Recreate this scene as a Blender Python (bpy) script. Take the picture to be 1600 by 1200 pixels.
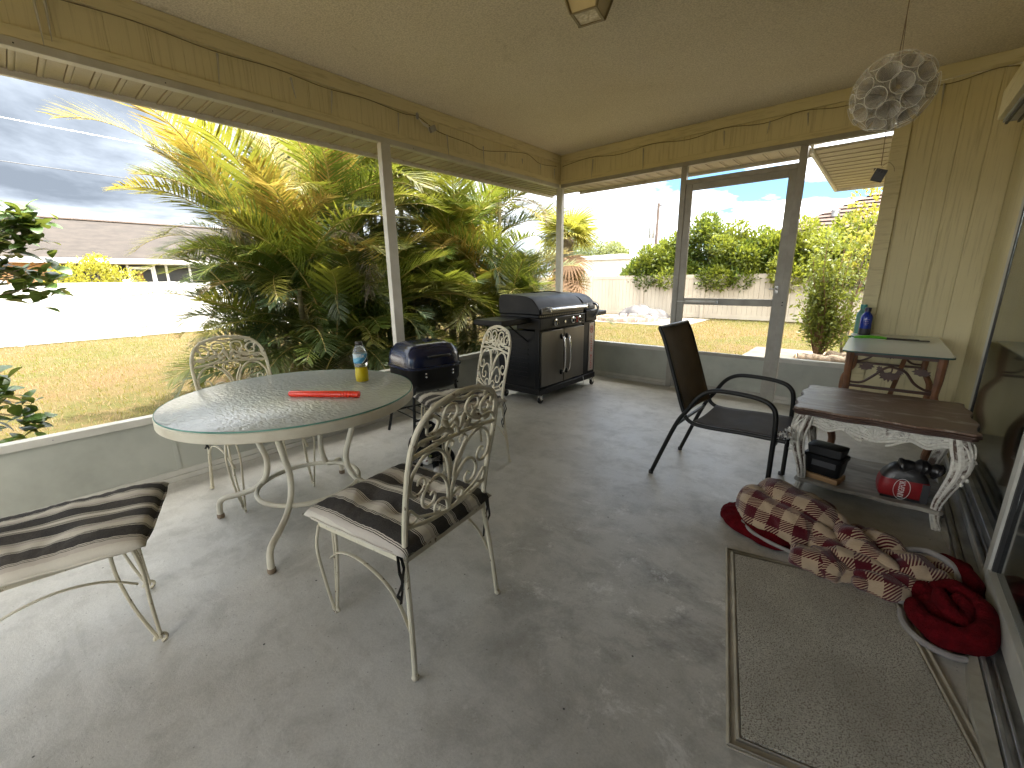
import bpy, bmesh, math, random
import numpy as np
from mathutils import Vector, Matrix
for o in list(bpy.data.objects): bpy.data.objects.remove(o)
scn = bpy.context.scene
COL = scn.collection
RND = random.Random(7)
NR = np.random.default_rng(11)
rad = math.radians

# ------------------------------------------------------------------ camera
cam = bpy.data.cameras.new('camera'); camo = bpy.data.objects.new('camera', cam); COL.objects.link(camo)
PITCH, YAW, ROLL, CAM_H = rad(14.043), rad(40.851), rad(-0.813), 1.30
_f = Vector((-math.sin(YAW)*math.cos(PITCH), math.cos(YAW)*math.cos(PITCH), -math.sin(PITCH)))
_r = Vector((math.cos(YAW), math.sin(YAW), 0)); _u = _r.cross(_f)
_r2 = _r*math.cos(ROLL) + _u*math.sin(ROLL); _u2 = _u*math.cos(ROLL) - _r*math.sin(ROLL)
camo.matrix_world = Matrix(((_r2.x,_u2.x,-_f.x,0),(_r2.y,_u2.y,-_f.y,0),(_r2.z,_u2.z,-_f.z,CAM_H),(0,0,0,1)))
cam.sensor_width = 36.0; cam.lens = 36.0*659.8/1600.0; cam.clip_start = 0.02; cam.clip_end = 900
scn.camera = camo

# ------------------------------------------------------------------ world, sun, exposure
SUN_EL, SUN_AZ = rad(80), math.atan2(-0.35, 0.94)      # azimuth measured from +Y towards +X
wd = bpy.data.worlds.new('World'); scn.world = wd; wd.use_nodes = True
nt = wd.node_tree; nt.nodes.clear()
def wn(t, **k):
    n = nt.nodes.new(t)
    for a, b in k.items(): setattr(n, a, b)
    return n
def wmath(op, a, b=None, c=None):
    n = wn('ShaderNodeMath', operation=op)
    for i, v in enumerate((a, b, c)):
        if v is None: continue
        if isinstance(v, (int, float)): n.inputs[i].default_value = v
        else: nt.links.new(v, n.inputs[i])
    return n.outputs[0]
sky = wn('ShaderNodeTexSky', sky_type='NISHITA', sun_disc=False)
sky.sun_elevation = SUN_EL; sky.sun_rotation = SUN_AZ; sky.altitude = 10; sky.air_density = 1.0; sky.dust_density = 1.5
tc = wn('ShaderNodeTexCoord'); sp = wn('ShaderNodeSeparateXYZ'); nt.links.new(tc.outputs['Generated'], sp.inputs[0])
zc = wmath('ADD', wmath('MAXIMUM', sp.outputs[2], 0.0), 0.16)
px = wmath('DIVIDE', sp.outputs[0], zc); py = wmath('DIVIDE', sp.outputs[1], zc)
cb = wn('ShaderNodeCombineXYZ'); nt.links.new(px, cb.inputs[0]); nt.links.new(py, cb.inputs[1])
def wnoise(scale, detail, rough, off):
    m = wn('ShaderNodeMapping'); nt.links.new(cb.outputs[0], m.inputs[0]); m.inputs['Location'].default_value = off
    n = wn('ShaderNodeTexNoise'); nt.links.new(m.outputs[0], n.inputs['Vector'])
    n.inputs['Scale'].default_value = scale; n.inputs['Detail'].default_value = detail; n.inputs['Roughness'].default_value = rough
    n.inputs['Distortion'].default_value = 0.25
    return n.outputs['Fac']
def wramp(fac, stops):
    r = wn('ShaderNodeValToRGB'); nt.links.new(fac, r.inputs[0]); e = r.color_ramp.elements
    while len(e) < len(stops): e.new(0.5)
    for el, (p, c) in zip(e, stops): el.position = p; el.color = (*c, 1) if len(c) == 3 else c
    return r.outputs[0]
cover = wramp(wnoise(0.62, 7, 0.56, (8.2, 8.8, 0)), [(0.47, (0,0,0)), (0.60, (1,1,1))])
shade = wnoise(0.55, 8, 0.6, (8.3, 4.4, 0))
# a rain-cloud bank fills the west half of the sky (-X), fair-weather cloud the rest
west = wmath('MULTIPLY_ADD', sp.outputs[0], -1.1, -0.12)
dark = wmath('ADD', wmath('MULTIPLY', west, 0.79), wmath('MULTIPLY_ADD', shade, 2.1, -0.98)); dk = wn('ShaderNodeClamp'); nt.links.new(dark, dk.inputs[0])
hue = wn('ShaderNodeMix', data_type='RGBA'); nt.links.new(dk.outputs[0], hue.inputs[0])
hue.inputs[6].default_value = (1.0, 0.95, 0.86, 1); hue.inputs[7].default_value = (0.82, 0.96, 1.16, 1)
lum = wmath('MULTIPLY', wmath('POWER', 0.024, dk.outputs[0]), 15.0)      # rain cloud is far darker than sunlit cloud
cm = wn('ShaderNodeVectorMath', operation='SCALE'); nt.links.new(hue.outputs[2], cm.inputs[0]); nt.links.new(lum, cm.inputs['Scale'])
cov2 = wmath('MAXIMUM', cover, wramp(dk.outputs[0], [(0.22, (0,0,0)), (0.5, (1,1,1))]))
mx = wn('ShaderNodeMix', data_type='RGBA'); nt.links.new(cov2, mx.inputs[0])
tint = wn('ShaderNodeMix', data_type='RGBA', blend_type='MULTIPLY'); tint.inputs[0].default_value = 1.0; nt.links.new(sky.outputs[0], tint.inputs[6]); tint.inputs[7].default_value = (0.13, 0.20, 0.245, 1)
nt.links.new(tint.outputs[2], mx.inputs[6]); nt.links.new(cm.outputs[0], mx.inputs[7])
bg = wn('ShaderNodeBackground'); nt.links.new(mx.outputs[2], bg.inputs[0]); bg.inputs[1].default_value = 0.15
wo = wn('ShaderNodeOutputWorld'); nt.links.new(bg.outputs[0], wo.inputs[0])

sun = bpy.data.lights.new('sun', 'SUN'); sun.energy = 2.0; sun.angle = rad(0.6); sun.color = (1.0, 0.95, 0.86)
suno = bpy.data.objects.new('sun', sun); COL.objects.link(suno)
_d = Vector((math.sin(SUN_AZ)*math.cos(SUN_EL), math.cos(SUN_AZ)*math.cos(SUN_EL), math.sin(SUN_EL)))
suno.rotation_euler = _d.to_track_quat('Z', 'Y').to_euler(); suno.location = (0, 0, 20)
vs = scn.view_settings; vs.view_transform = 'Standard'; vs.look = 'None'; vs.exposure = 3.25; vs.gamma = 1.0; vs.use_curve_mapping = False
cy = scn.cycles; cy.max_bounces = 8; cy.diffuse_bounces = 5; cy.glossy_bounces = 4; cy.transmission_bounces = 6; cy.transparent_max_bounces = 10; cy.caustics_reflective = False; cy.caustics_refractive = False

# ------------------------------------------------------------------ helpers
class Mat:
    """small node-graph helper around one Principled material"""
    def __init__(s, name):
        s.m = bpy.data.materials.new(name); s.m.use_nodes = True; s.t = s.m.node_tree; s.t.nodes.clear()
        s.b = s.n('ShaderNodeBsdfPrincipled'); s.o = s.n('ShaderNodeOutputMaterial'); s.l(s.b.outputs[0], s.o.inputs[0])
        s._tc = None
    def n(s, t, **k):
        n = s.t.nodes.new(t)
        for a, b in k.items(): setattr(n, a, b)
        return n
    def l(s, a, b): s.t.links.new(a, b)
    def tc(s, out='Object'):
        if s._tc is None: s._tc = s.n('ShaderNodeTexCoord')
        return s._tc.outputs[out]
    def map(s, vec=None, scale=(1,1,1), rot=(0,0,0), loc=(0,0,0)):
        m = s.n('ShaderNodeMapping'); s.l(vec if vec is not None else s.tc(), m.inputs[0])
        m.inputs['Scale'].default_value = scale; m.inputs['Rotation'].default_value = rot; m.inputs['Location'].default_value = loc
        return m.outputs[0]
    def noise(s, scale, detail=4, rough=0.55, vec=None, dist=0.0, out='Fac'):
        n = s.n('ShaderNodeTexNoise'); s.l(vec if vec is not None else s.tc(), n.inputs['Vector'])
        n.inputs['Scale'].default_value = scale; n.inputs['Detail'].default_value = detail
        n.inputs['Roughness'].default_value = rough; n.inputs['Distortion'].default_value = dist
        return n.outputs[out]
    def vor(s, scale, vec=None, feat='F1', out='Distance'):
        n = s.n('ShaderNodeTexVoronoi', feature=feat); s.l(vec if vec is not None else s.tc(), n.inputs['Vector'])
        n.inputs['Scale'].default_value = scale
        return n.outputs[out]
    def ramp(s, fac, stops, interp='LINEAR'):
        r = s.n('ShaderNodeValToRGB'); s.l(fac, r.inputs[0]); cr = r.color_ramp; cr.interpolation = interp; e = cr.elements
        while len(e) < len(stops): e.new(0.5)
        for el, (p, c) in zip(e, stops):
            el.position = p; el.color = (c, c, c, 1) if isinstance(c, (int, float)) else (*c, 1)
        return r.outputs[0]
    def mix(s, fac, a, b, mode='MIX'):
        m = s.n('ShaderNodeMix', data_type='RGBA', blend_type=mode)
        for i, v in ((0, fac), (6, a), (7, b)):
            if isinstance(v, (int, float)): m.inputs[i].default_value = v if i == 0 else (v, v, v, 1)
            elif isinstance(v, tuple): m.inputs[i].default_value = (*v, 1)
            else: s.l(v, m.inputs[i])
        return m.outputs[2]
    def math(s, op, a, b=None, c=None):
        n = s.n('ShaderNodeMath', operation=op)
        for i, v in enumerate((a, b, c)):
            if v is None: continue
            if isinstance(v, (int, float)): n.inputs[i].default_value = v
            else: s.l(v, n.inputs[i])
        return n.outputs[0]
    def xyz(s, vec=None):
        n = s.n('ShaderNodeSeparateXYZ'); s.l(vec if vec is not None else s.tc(), n.inputs[0]); return n.outputs
    def col(s, c):
        if isinstance(c, tuple): s.b.inputs['Base Color'].default_value = (*c, 1)
        else: s.l(c, s.b.inputs['Base Color'])
    def set(s, **k):
        for a, v in k.items():
            i = s.b.inputs[a.replace('_', ' ')]
            if isinstance(v, (int, float)) or isinstance(v, tuple): i.default_value = v
            else: s.l(v, i)
    def bump(s, h, strength=0.3, dist=0.01):
        b = s.n('ShaderNodeBump'); b.inputs['Strength'].default_value = strength; b.inputs['Distance'].default_value = dist
        s.l(h, b.inputs['Height']); s.l(b.outputs[0], s.b.inputs['Normal'])

def pm(name, c1, c2=None, scale=6, rough=0.5, metal=0.0, bump=0.15, bscale=60, bdist=0.004, spec=0.5, stretch=(1,1,1), lo=0.35, hi=0.65, detail=5):
    """plain two-tone painted/worn surface"""
    m = Mat(name); v = m.map(scale=stretch)
    c2 = c2 or tuple(x*0.78 for x in c1)
    m.col(m.mix(m.ramp(m.noise(scale, detail, 0.6, v), [(lo, 0.0), (hi, 1.0)]), c1, c2))
    m.set(Metallic=metal, Specular_IOR_Level=spec)
    r = m.noise(scale*2.3, 3, 0.5, v); m.set(Roughness=m.math('MULTIPLY_ADD', r, 0.25, max(rough-0.125, 0.02)))
    if bump: m.bump(m.noise(bscale, 4, 0.6, v), bump, bdist)
    return m.m

class MB:
    def __init__(s): s.v = []; s.f = []; s.mi = []
    def add(s, vs, fs, mi=0):
        o = len(s.v); s.v += [tuple(v) for v in vs]; s.f += [tuple(i+o for i in f) for f in fs]; s.mi += [mi]*len(fs); return s
    def box(s, c, d, rot=None, mi=0, taper=1.0):
        hx, hy, hz = d[0]/2, d[1]/2, d[2]/2
        vs = [Vector((x*hx*(taper if z > 0 else 1), y*hy*(taper if z > 0 else 1), z*hz)) for z in (-1,1) for y in (-1,1) for x in (-1,1)]
        if rot is not None:
            M = Matrix.Rotation(rot, 3, 'Z') if isinstance(rot, (int, float)) else rot
            vs = [M @ v for v in vs]
        vs = [(v.x+c[0], v.y+c[1], v.z+c[2]) for v in vs]
        return s.add(vs, [(0,2,3,1),(4,5,7,6),(0,1,5,4),(2,6,7,3),(0,4,6,2),(1,3,7,5)], mi)
    def b2(s, p, q, mi=0):
        return s.box([(a+b)/2 for a, b in zip(p, q)], [abs(a-b) for a, b in zip(p, q)], mi=mi)
    def bar(s, p, q, w, h, up=(0,0,1), mi=0):
        p, q = Vector(p), Vector(q); d = (q-p).normalized(); side = d.cross(Vector(up))
        if side.length < 1e-4: side = d.cross(Vector((1,0,0)))
        side.normalize(); u = side.cross(d)
        vs = [e + side*(a*w/2) + u*(b*h/2) for e in (p, q) for b in (-1,1) for a in (-1,1)]
        return s.add(vs, [(0,1,3,2),(4,6,7,5),(0,4,5,1),(2,3,7,6),(0,2,6,4),(1,5,7,3)], mi)
    def tube(s, pts, r, n=8, closed=False, mi=0, flat=1.0):
        P = [Vector(p) for p in pts]; m = len(P)
        R_ = r if isinstance(r, (list, tuple)) else [r]*m
        T = []
        for i in range(m):
            a = P[(i-1) % m] if (closed or i > 0) else P[i]; b = P[(i+1) % m] if (closed or i < m-1) else P[i]
            t = b-a; T.append(t.normalized() if t.length > 1e-9 else Vector((0,0,1)))
        nrm = T[0].cross(Vector((0,0,1)))
        if nrm.length < 1e-3: nrm = T[0].cross(Vector((1,0,0)))
        nrm.normalize(); vs = []
        for i in range(m):
            nrm = nrm - T[i]*nrm.dot(T[i])
            if nrm.length < 1e-6: nrm = T[i].orthogonal()
            nrm.normalize(); bn = T[i].cross(nrm)
            for k in range(n):
                a = 2*math.pi*k/n; vs.append(P[i] + (nrm*math.cos(a) + bn*math.sin(a)*flat)*R_[i])
        fs = []
        for i in range(m if closed else m-1):
            j = (i+1) % m
            for k in range(n): fs.append((i*n+k, i*n+(k+1) % n, j*n+(k+1) % n, j*n+k))
        if not closed: fs += [tuple(reversed(range(n))), tuple((m-1)*n+k for k in range(n))]
        return s.add(vs, fs, mi)
    def lathe(s, prof, n=24, c=(0,0,0), rot=None, mi=0):
        vs = []; fs = []; m = len(prof)
        for r, z in prof:
            for k in range(n):
                a = 2*math.pi*k/n; vs.append(Vector((r*math.cos(a), r*math.sin(a), z)))
        for i in range(m-1):
            for k in range(n): fs.append((i*n+k, i*n+(k+1) % n, (i+1)*n+(k+1) % n, (i+1)*n+k))
        if prof[0][0] > 1e-5: fs.append(tuple(reversed(range(n))))
        if prof[-1][0] > 1e-5: fs.append(tuple((m-1)*n+k for k in range(n)))
        if rot is not None: vs = [rot @ v for v in vs]
        return s.add([v+Vector(c) for v in vs], fs, mi)
    def ell(s, c, r, n=16, m=10, rot=None, mi=0):
        pr = [(max(math.sin(math.pi*i/m), 1e-4), -math.cos(math.pi*i/m)) for i in range(m+1)]
        vs = []; fs = []
        for a, z in pr:
            for k in range(n):
                t = 2*math.pi*k/n; v = Vector((a*math.cos(t)*r[0], a*math.sin(t)*r[1], z*r[2]))
                if rot is not None: v = rot @ v
                vs.append(v+Vector(c))
        for i in range(m):
            for k in range(n): fs.append((i*n+k, i*n+(k+1) % n, (i+1)*n+(k+1) % n, (i+1)*n+k))
        return s.add(vs, fs, mi)
    def prism(s, poly, ext, mi=0):
        """poly: list of 3-D points in a plane, ext: extrusion vector"""
        n = len(poly); e = Vector(ext); a = [Vector(p) for p in poly]
        return s.add(a + [p+e for p in a], [tuple(reversed(range(n))), tuple(range(n, 2*n))] + [(i, (i+1) % n, n+(i+1) % n, n+i) for i in range(n)], mi)
    def mesh(s, name, mats, smooth=True, ang=38):
        me = bpy.data.meshes.new(name); me.from_pydata(s.v, [], s.f); me.update()
        for m in (mats if isinstance(mats, (list, tuple)) else [mats]): me.materials.append(m)
        if any(s.mi): me.polygons.foreach_set('material_index', s.mi)
        bm = bmesh.new(); bm.from_mesh(me); bmesh.ops.recalc_face_normals(bm, faces=bm.faces); bm.to_mesh(me); bm.free()
        if smooth: me.shade_smooth(); me.set_sharp_from_angle(angle=rad(ang))
        return me
    def build(s, name, mats, parent=None, smooth=True, bevel=0, ang=38, seg=2):
        me = s.mesh(name, mats, smooth, ang); o = bpy.data.objects.new(name, me); COL.objects.link(o)
        if parent is not None: o.parent = parent
        if bevel:
            b = o.modifiers.new('bevel', 'BEVEL'); b.width = bevel; b.segments = seg; b.limit_method = 'ANGLE'; b.angle_limit = rad(40)
        return o

def np_mesh(name, V, F, mats, smooth=False, mi=None, uv=None):
    """fast mesh from arrays; F is (n,3) or (n,4)"""
    me = bpy.data.meshes.new(name); k = F.shape[1]
    me.vertices.add(len(V)); me.vertices.foreach_set('co', np.ascontiguousarray(V, dtype=np.float32).ravel())
    me.loops.add(F.size); me.loops.foreach_set('vertex_index', np.ascontiguousarray(F, dtype=np.int32).ravel())
    me.polygons.add(len(F)); me.polygons.foreach_set('loop_start', np.arange(0, F.size, k, dtype=np.int32))
    if mi is not None: me.polygons.foreach_set('material_index', np.ascontiguousarray(mi, dtype=np.int32))
    if uv is not None:
        l = me.uv_layers.new(name='UVMap'); l.data.foreach_set('uv', np.ascontiguousarray(uv[F.ravel()], dtype=np.float32).ravel())
    me.update(calc_edges=True); me.validate()
    for m in (mats if isinstance(mats, (list, tuple)) else [mats]): me.materials.append(m)
    if smooth: me.shade_smooth()
    return me
def link(name, me, parent=None, loc=None, rot=None, scale=None):
    o = bpy.data.objects.new(name, me); COL.objects.link(o)
    if parent is not None: o.parent = parent
    if loc is not None: o.location = loc
    if rot is not None: o.rotation_euler = rot
    if scale is not None: o.scale = (scale,)*3 if isinstance(scale, (int, float)) else scale
    return o
def tag(o, label, cat, group=None, kind=None):
    o['label'] = label; o['category'] = cat
    if group: o['group'] = group
    if kind: o['kind'] = kind
    return o
def thing(name, label, cat, loc=(0,0,0), rz=0.0, group=None):
    o = bpy.data.objects.new(name, None); COL.objects.link(o); o.empty_display_size = 0.1
    o.location = loc; o.rotation_euler = (0, 0, rz); return tag(o, label, cat, group)
def struct(o): o['kind'] = 'structure'; return o
def stuff(o): o['kind'] = 'stuff'; return o
def copy_tree(o, parent=None):
    c = o.copy(); COL.objects.link(c); c.parent = parent
    for ch in list(o.children): copy_tree(ch, c)
    return c
def crom(pts, k=6, closed=False):
    """Catmull-Rom through points"""
    P = [Vector(p) for p in pts]; n = len(P); out = []
    rng = range(n if closed else n-1)
    for i in rng:
        p0 = P[(i-1) % n] if closed else P[max(i-1, 0)]; p1 = P[i]; p2 = P[(i+1) % n]; p3 = P[(i+2) % n] if closed else P[min(i+2, n-1)]
        for j in range(k):
            t = j/k; out.append(0.5*((2*p1) + (p2-p0)*t + (2*p0-5*p1+4*p2-p3)*t*t + (3*p1-p0-3*p2+p3)*t**3))
    if not closed: out.append(P[-1])
    return out
def text_obj(name, body, size, M, mat, parent=None, ext=0.0006, align='CENTER', sx=1.0):
    cu = bpy.data.curves.new(name, 'FONT'); cu.body = body; cu.size = size; cu.extrude = ext; cu.align_x = align; cu.align_y = 'CENTER'
    cu.resolution_u = 3
    t = bpy.data.objects.new(name, cu); COL.objects.link(t)
    dg = bpy.context.evaluated_depsgraph_get(); me = bpy.data.meshes.new_from_object(t.evaluated_get(dg)); bpy.data.objects.remove(t)
    me.transform(M @ Matrix.Diagonal((sx, 1, 1, 1))); me.materials.clear(); me.materials.append(mat)
    return link(name, me, parent)

# ------------------------------------------------------------------ materials of the place
def mk_floor():
    m = Mat('concrete_floor'); v = m.tc()
    big = m.noise(0.9, 5, 0.55, v, 0.2); mid = m.noise(5.5, 10, 0.72, v, 0.25); fine = m.noise(130, 5, 0.7, v); grit = m.noise(420, 2, 0.5, v)
    c = m.mix(m.ramp(big, [(0.36, 0.0), (0.62, 1.0)]), (0.455, 0.44, 0.395), (0.565, 0.552, 0.505))
    c = m.mix(m.math('MULTIPLY', m.ramp(mid, [(0.46, 0.0), (0.62, 1.0)]), 0.55), c, (0.33, 0.315, 0.275))
    # trowel arcs
    tr = m.noise(3.0, 7, 0.7, m.map(scale=(0.6, 2.4, 1), rot=(0, 0, 0.6)), 0.8)
    c = m.mix(m.math('MULTIPLY', m.ramp(tr, [(0.52, 0.0), (0.60, 1.0)]), 0.30), c, (0.62, 0.605, 0.56))
    # pale scuffed patches and grey grime, strongest on the walked area by the mat
    d = m.n('ShaderNodeVectorMath', operation='DISTANCE'); m.l(m.map(scale=(1.0, 0.9, 1)), d.inputs[0]); d.inputs[1].default_value = (-0.52, 1.35, 0)
    near = m.ramp(d.outputs['Value'], [(0.15, 1.0), (1.5, 0.12)])
    dk = m.noise(2.3, 9, 0.75, m.map(loc=(1, 22, 0)), 0.3)
    c = m.mix(m.math('MULTIPLY', m.math('MULTIPLY', m.ramp(dk, [(0.46, 0.0), (0.62, 1.0)]), near), 0.85), c, (0.20, 0.192, 0.17))
    pale = m.noise(5.0, 11, 0.8, m.map(loc=(4.2, 9.1, 0)), 0.3)
    c = m.mix(m.math('MULTIPLY', m.math('MULTIPLY', m.ramp(pale, [(0.56, 0.0), (0.64, 1.0)]), m.math('ADD', near, 0.25)), 0.75), c, (0.72, 0.71, 0.67))
    rust = m.noise(1.7, 5, 0.6, m.map(loc=(14.2, 3.1, 0)), 0.5)
    c = m.mix(m.math('MULTIPLY', m.ramp(rust, [(0.54, 0.0), (0.70, 1.0)]), 0.22), c, (0.42, 0.36, 0.28))
    sp = m.vor(7.5, m.map(loc=(0.3, 0.8, 0)))
    c = m.mix(m.ramp(sp, [(0.026, 1.0), (0.036, 0.0)]), c, (0.03, 0.028, 0.025))
    sp2 = m.vor(31, m.map(loc=(2.3, 1.8, 0)))
    c = m.mix(m.math('MULTIPLY', m.ramp(sp2, [(0.06, 1.0), (0.10, 0.0)]), 0.6), c, (0.16, 0.15, 0.13))
    c = m.mix(m.math('MULTIPLY', m.ramp(fine, [(0.42, 0.0), (0.62, 1.0)]), 0.35), c, m.mix(0.45, c, (0.16, 0.152, 0.135)))
    m.col(c); m.set(Roughness=m.math('MULTIPLY_ADD', mid, 0.3, 0.27), Specular_IOR_Level=0.42)
    m.bump(m.math('ADD', m.math('MULTIPLY', mid, 0.8), m.math('ADD', m.math('MULTIPLY', fine, 0.2), m.math('MULTIPLY', grit, 0.08))), 0.22, 0.02)
    return m.m
def mk_yellow(name, stretch):
    """rough-sawn board painted pale yellow; drips and grime run down it"""
    m = Mat(name); v = m.map(scale=stretch)
    g = m.noise(9, 6, 0.65, v, 0.3); b = m.noise(1.3, 4, 0.6)
    c = m.mix(m.ramp(b, [(0.3, 0.0), (0.7, 1.0)]), (0.70, 0.63, 0.40), (0.63, 0.565, 0.35))
    c = m.mix(m.math('MULTIPLY', m.ramp(g, [(0.52, 0.0), (0.66, 1.0)]), 0.42), c, (0.36, 0.30, 0.15))
    m.col(c); m.set(Roughness=0.62, Specular_IOR_Level=0.3); m.bump(g, 0.35, 0.006); return m.m
def mk_ceiling():
    m = Mat('popcorn_ceiling'); n1 = m.noise(1.0, 5, 0.6, dist=0.4); n2 = m.noise(95, 4, 0.65)
    c = m.mix(m.ramp(n1, [(0.35, 0.0), (0.7, 1.0)]), (0.86, 0.80, 0.67), (0.79, 0.72, 0.58))
    st = m.noise(3.4, 8, 0.7, m.map(loc=(2.7, 6.0, 0)), 0.9)
    c = m.mix(m.math('MULTIPLY', m.ramp(st, [(0.62, 0.0), (0.72, 1.0)]), 0.4), c, (0.36, 0.29, 0.19))
    m.col(m.mix(m.ramp(n2, [(0.40, 0.0), (0.62, 0.75)]), c, m.mix(0.5, c, (0.25, 0.22, 0.15)))); m.set(Roughness=0.9, Specular_IOR_Level=0.2)
    m.bump(n2, 0.8, 0.010); return m.m
def mk_soffit():
    m = Mat('perforated_soffit'); v = m.map(scale=(1, 1, 0.0))
    d = m.vor(95, v); n = m.noise(3, 4)
    c = m.mix(m.ramp(n, [(0.3, 0.0), (0.7, 1.0)]), (0.42, 0.375, 0.30), (0.36, 0.315, 0.245))
    m.col(m.mix(m.math('MULTIPLY', m.ramp(d, [(0.18, 1.0), (0.26, 0.0)]), 0.5), c, (0.16, 0.12, 0.08))); m.set(Roughness=0.5); return m.m
M_FLOOR = mk_floor(); M_YV = mk_yellow('yellow_board_vertical', (7, 7, 0.22)); M_YH = mk_yellow('yellow_trim', (0.5, 0.5, 5))
M_CEIL = mk_ceiling(); M_SOF = mk_soffit()
M_ALU = pm('white_aluminium', (0.54, 0.53, 0.48), (0.44, 0.43, 0.38), 5, 0.45, 0, 0.06, 40, spec=0.5)
M_ALUG = pm('backlit_aluminium', (0.34, 0.325, 0.285), (0.26, 0.245, 0.21), 6, 0.42, 0, 0.06, 40)  # darker copy of the white frame: backlit tone put into the colour
M_KICK = pm('grey_green_kick_panel', (0.40, 0.41, 0.36), (0.29, 0.30, 0.26), 2.6, 0.6, 0, 0.2, 25, lo=0.4, hi=0.75)
M_FASC = pm('white_fascia', (0.72, 0.71, 0.68), (0.62, 0.6, 0.56), 4, 0.5)
M_BLACK = pm('black_gasket', (0.012, 0.012, 0.013), (0.02, 0.02, 0.02), 10, 0.5)
M_RIB = pm('grey_track_metal', (0.42, 0.42, 0.41), (0.26, 0.26, 0.25), 8, 0.35, 0.6)
M_STUCCO = pm('pale_stucco', (0.50, 0.46, 0.36), (0.42, 0.38, 0.30), 3, 0.9, bump=0.4)
M_ROOM = pm('dim_room_paint', (0.40, 0.41, 0.37), (0.33, 0.34, 0.3), 2, 0.8)
M_SHING = pm('brown_shingles_own', (0.20, 0.15, 0.12), (0.12, 0.09, 0.07), 20, 0.9)
def mk_glass(name, tint=(1,1,1), rough=0.0, ior=1.5):
    m = Mat(name); m.col(tint); m.set(Transmission_Weight=1.0, Roughness=rough, IOR=ior); return m.m
M_GLASS = mk_glass('door_glass', (0.72, 0.78, 0.74), 0.06)

XL, YF, XR, CZ, BZ = -3.45, 5.02, 0.59, 2.84, 2.49
YB = -2.45          # back end of the porch, behind the camera
GZ = -0.25          # lawn level

# ------------------------------------------------------------------ the shell of the porch
b = MB(); b.b2((XL-0.12, YB-0.1, GZ-0.2), (0.43, YF+0.12, 0.0)); struct(b.build('porch_floor', M_FLOOR))
b = MB(); b.b2((XL, YB, CZ), (XR, YF, CZ+0.05)); struct(b.build('porch_ceiling', M_CEIL))

def kick_wall(root, p, q, along):
    """kick panel with sill and base strip between p and q (in-plane coords) ; along='y' for the left wall, 'x' for the far wall"""
    def bx(a0, a1, d0, d1, z0, z1):     # d = depth measured into the porch
        if along == 'y': return (XL+d0, a0, z0), (XL+d1, a1, z1)
        return (a0, YF-d0, z0), (a1, YF-d1, z1)
    for nm, d0, d1, z0, z1, mt, bv in (('kick_panel', -0.03, -0.004, 0.006, 0.43, M_KICK, 0), ('sill', -0.05, 0.022, 0.427, 0.472, M_ALU, 0.003),
                                       ('base_strip', -0.002, 0.02, 0.001, 0.035, M_ALU, 0.003), ('base_cap', -0.003, 0.010, 0.036, 0.072, M_ALU, 0.002)):
        m_ = MB(); m_.b2(*bx(p, q, d0, d1, z0, z1)); m_.build(nm, mt, root, bevel=bv)
    n = max(1, int((q-p)/1.25)); st = MB()
    for i in range(1, n):
        a = p+(q-p)*i/n; st.b2(*bx(a-0.012, a+0.012, -0.005, 0.0, 0.075, 0.424))
    if n > 1: st.build('panel_joint', M_KICK, root)
    sc = MB()
    for i in range(int((q-p)/0.45)):
        a = p+0.2+i*0.45
        c = (XL+0.022, a, 0.45) if along == 'y' else (a, YF-0.022, 0.45)
        sc.ell(c, (0.004, 0.004, 0.004), 6, 4)
    if sc.v: sc.build('sill_screws', M_RIB, root)

lw = thing('screen_wall', 'long low screen wall with pale kick panel and sill beside the lawn and palms', 'wall')
kick_wall(lw, YB, YF-0.03, 'y')
def post(root, x, y, z0, z1, w=0.05, d=0.05, nm='post', mt=None):
    m_ = MB(); m_.b2((x-w/2, y-d/2, z0), (x+w/2, y+d/2, z1)); return m_.build(nm, mt or M_ALU, root, bevel=0.003)
for y in (-1.55, 2.352): post(lw, XL-0.012, y, 0.474, 2.442, 0.06, 0.095)
m_ = MB(); m_.b2((XL-0.045, YB, 2.443), (XL+0.012, YF-0.03, 2.487)); m_.build('top_rail', M_ALU, lw, bevel=0.003)
m_ = MB()
for i in range(12): m_.ell((XL+0.012, YB+0.3+i*0.6, 2.462), (0.004, 0.004, 0.004), 6, 4)
m_.build('rail_screws', M_BLACK, lw)

fw = thing('screen_wall', 'far screen wall with kick panels and posts on either side of the screen door', 'wall')
kick_wall(fw, XL+0.03, -1.853, 'x'); kick_wall(fw, -0.705, -0.135, 'x')
post(fw, XL+0.005, YF, 0.0, 2.442, 0.085, 0.06)
post(fw, -1.82, YF, 0.0, 2.442, 0.06, 0.055, mt=M_ALUG); post(fw, -0.74, YF, 0.0, 2.442, 0.062, 0.055, mt=M_ALUG)
m_ = MB(); m_.b2((XL+0.03, YF-0.028, 2.443), (-0.132, YF+0.03, 2.487)); m_.build('top_rail', M_ALUG, fw, bevel=0.003)
m_ = MB(); m_.b2((-1.789, YF-0.025, 2.255), (-0.772, YF+0.025, 2.305)); m_.build('transom_bar', M_ALUG, fw, bevel=0.003)

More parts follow.
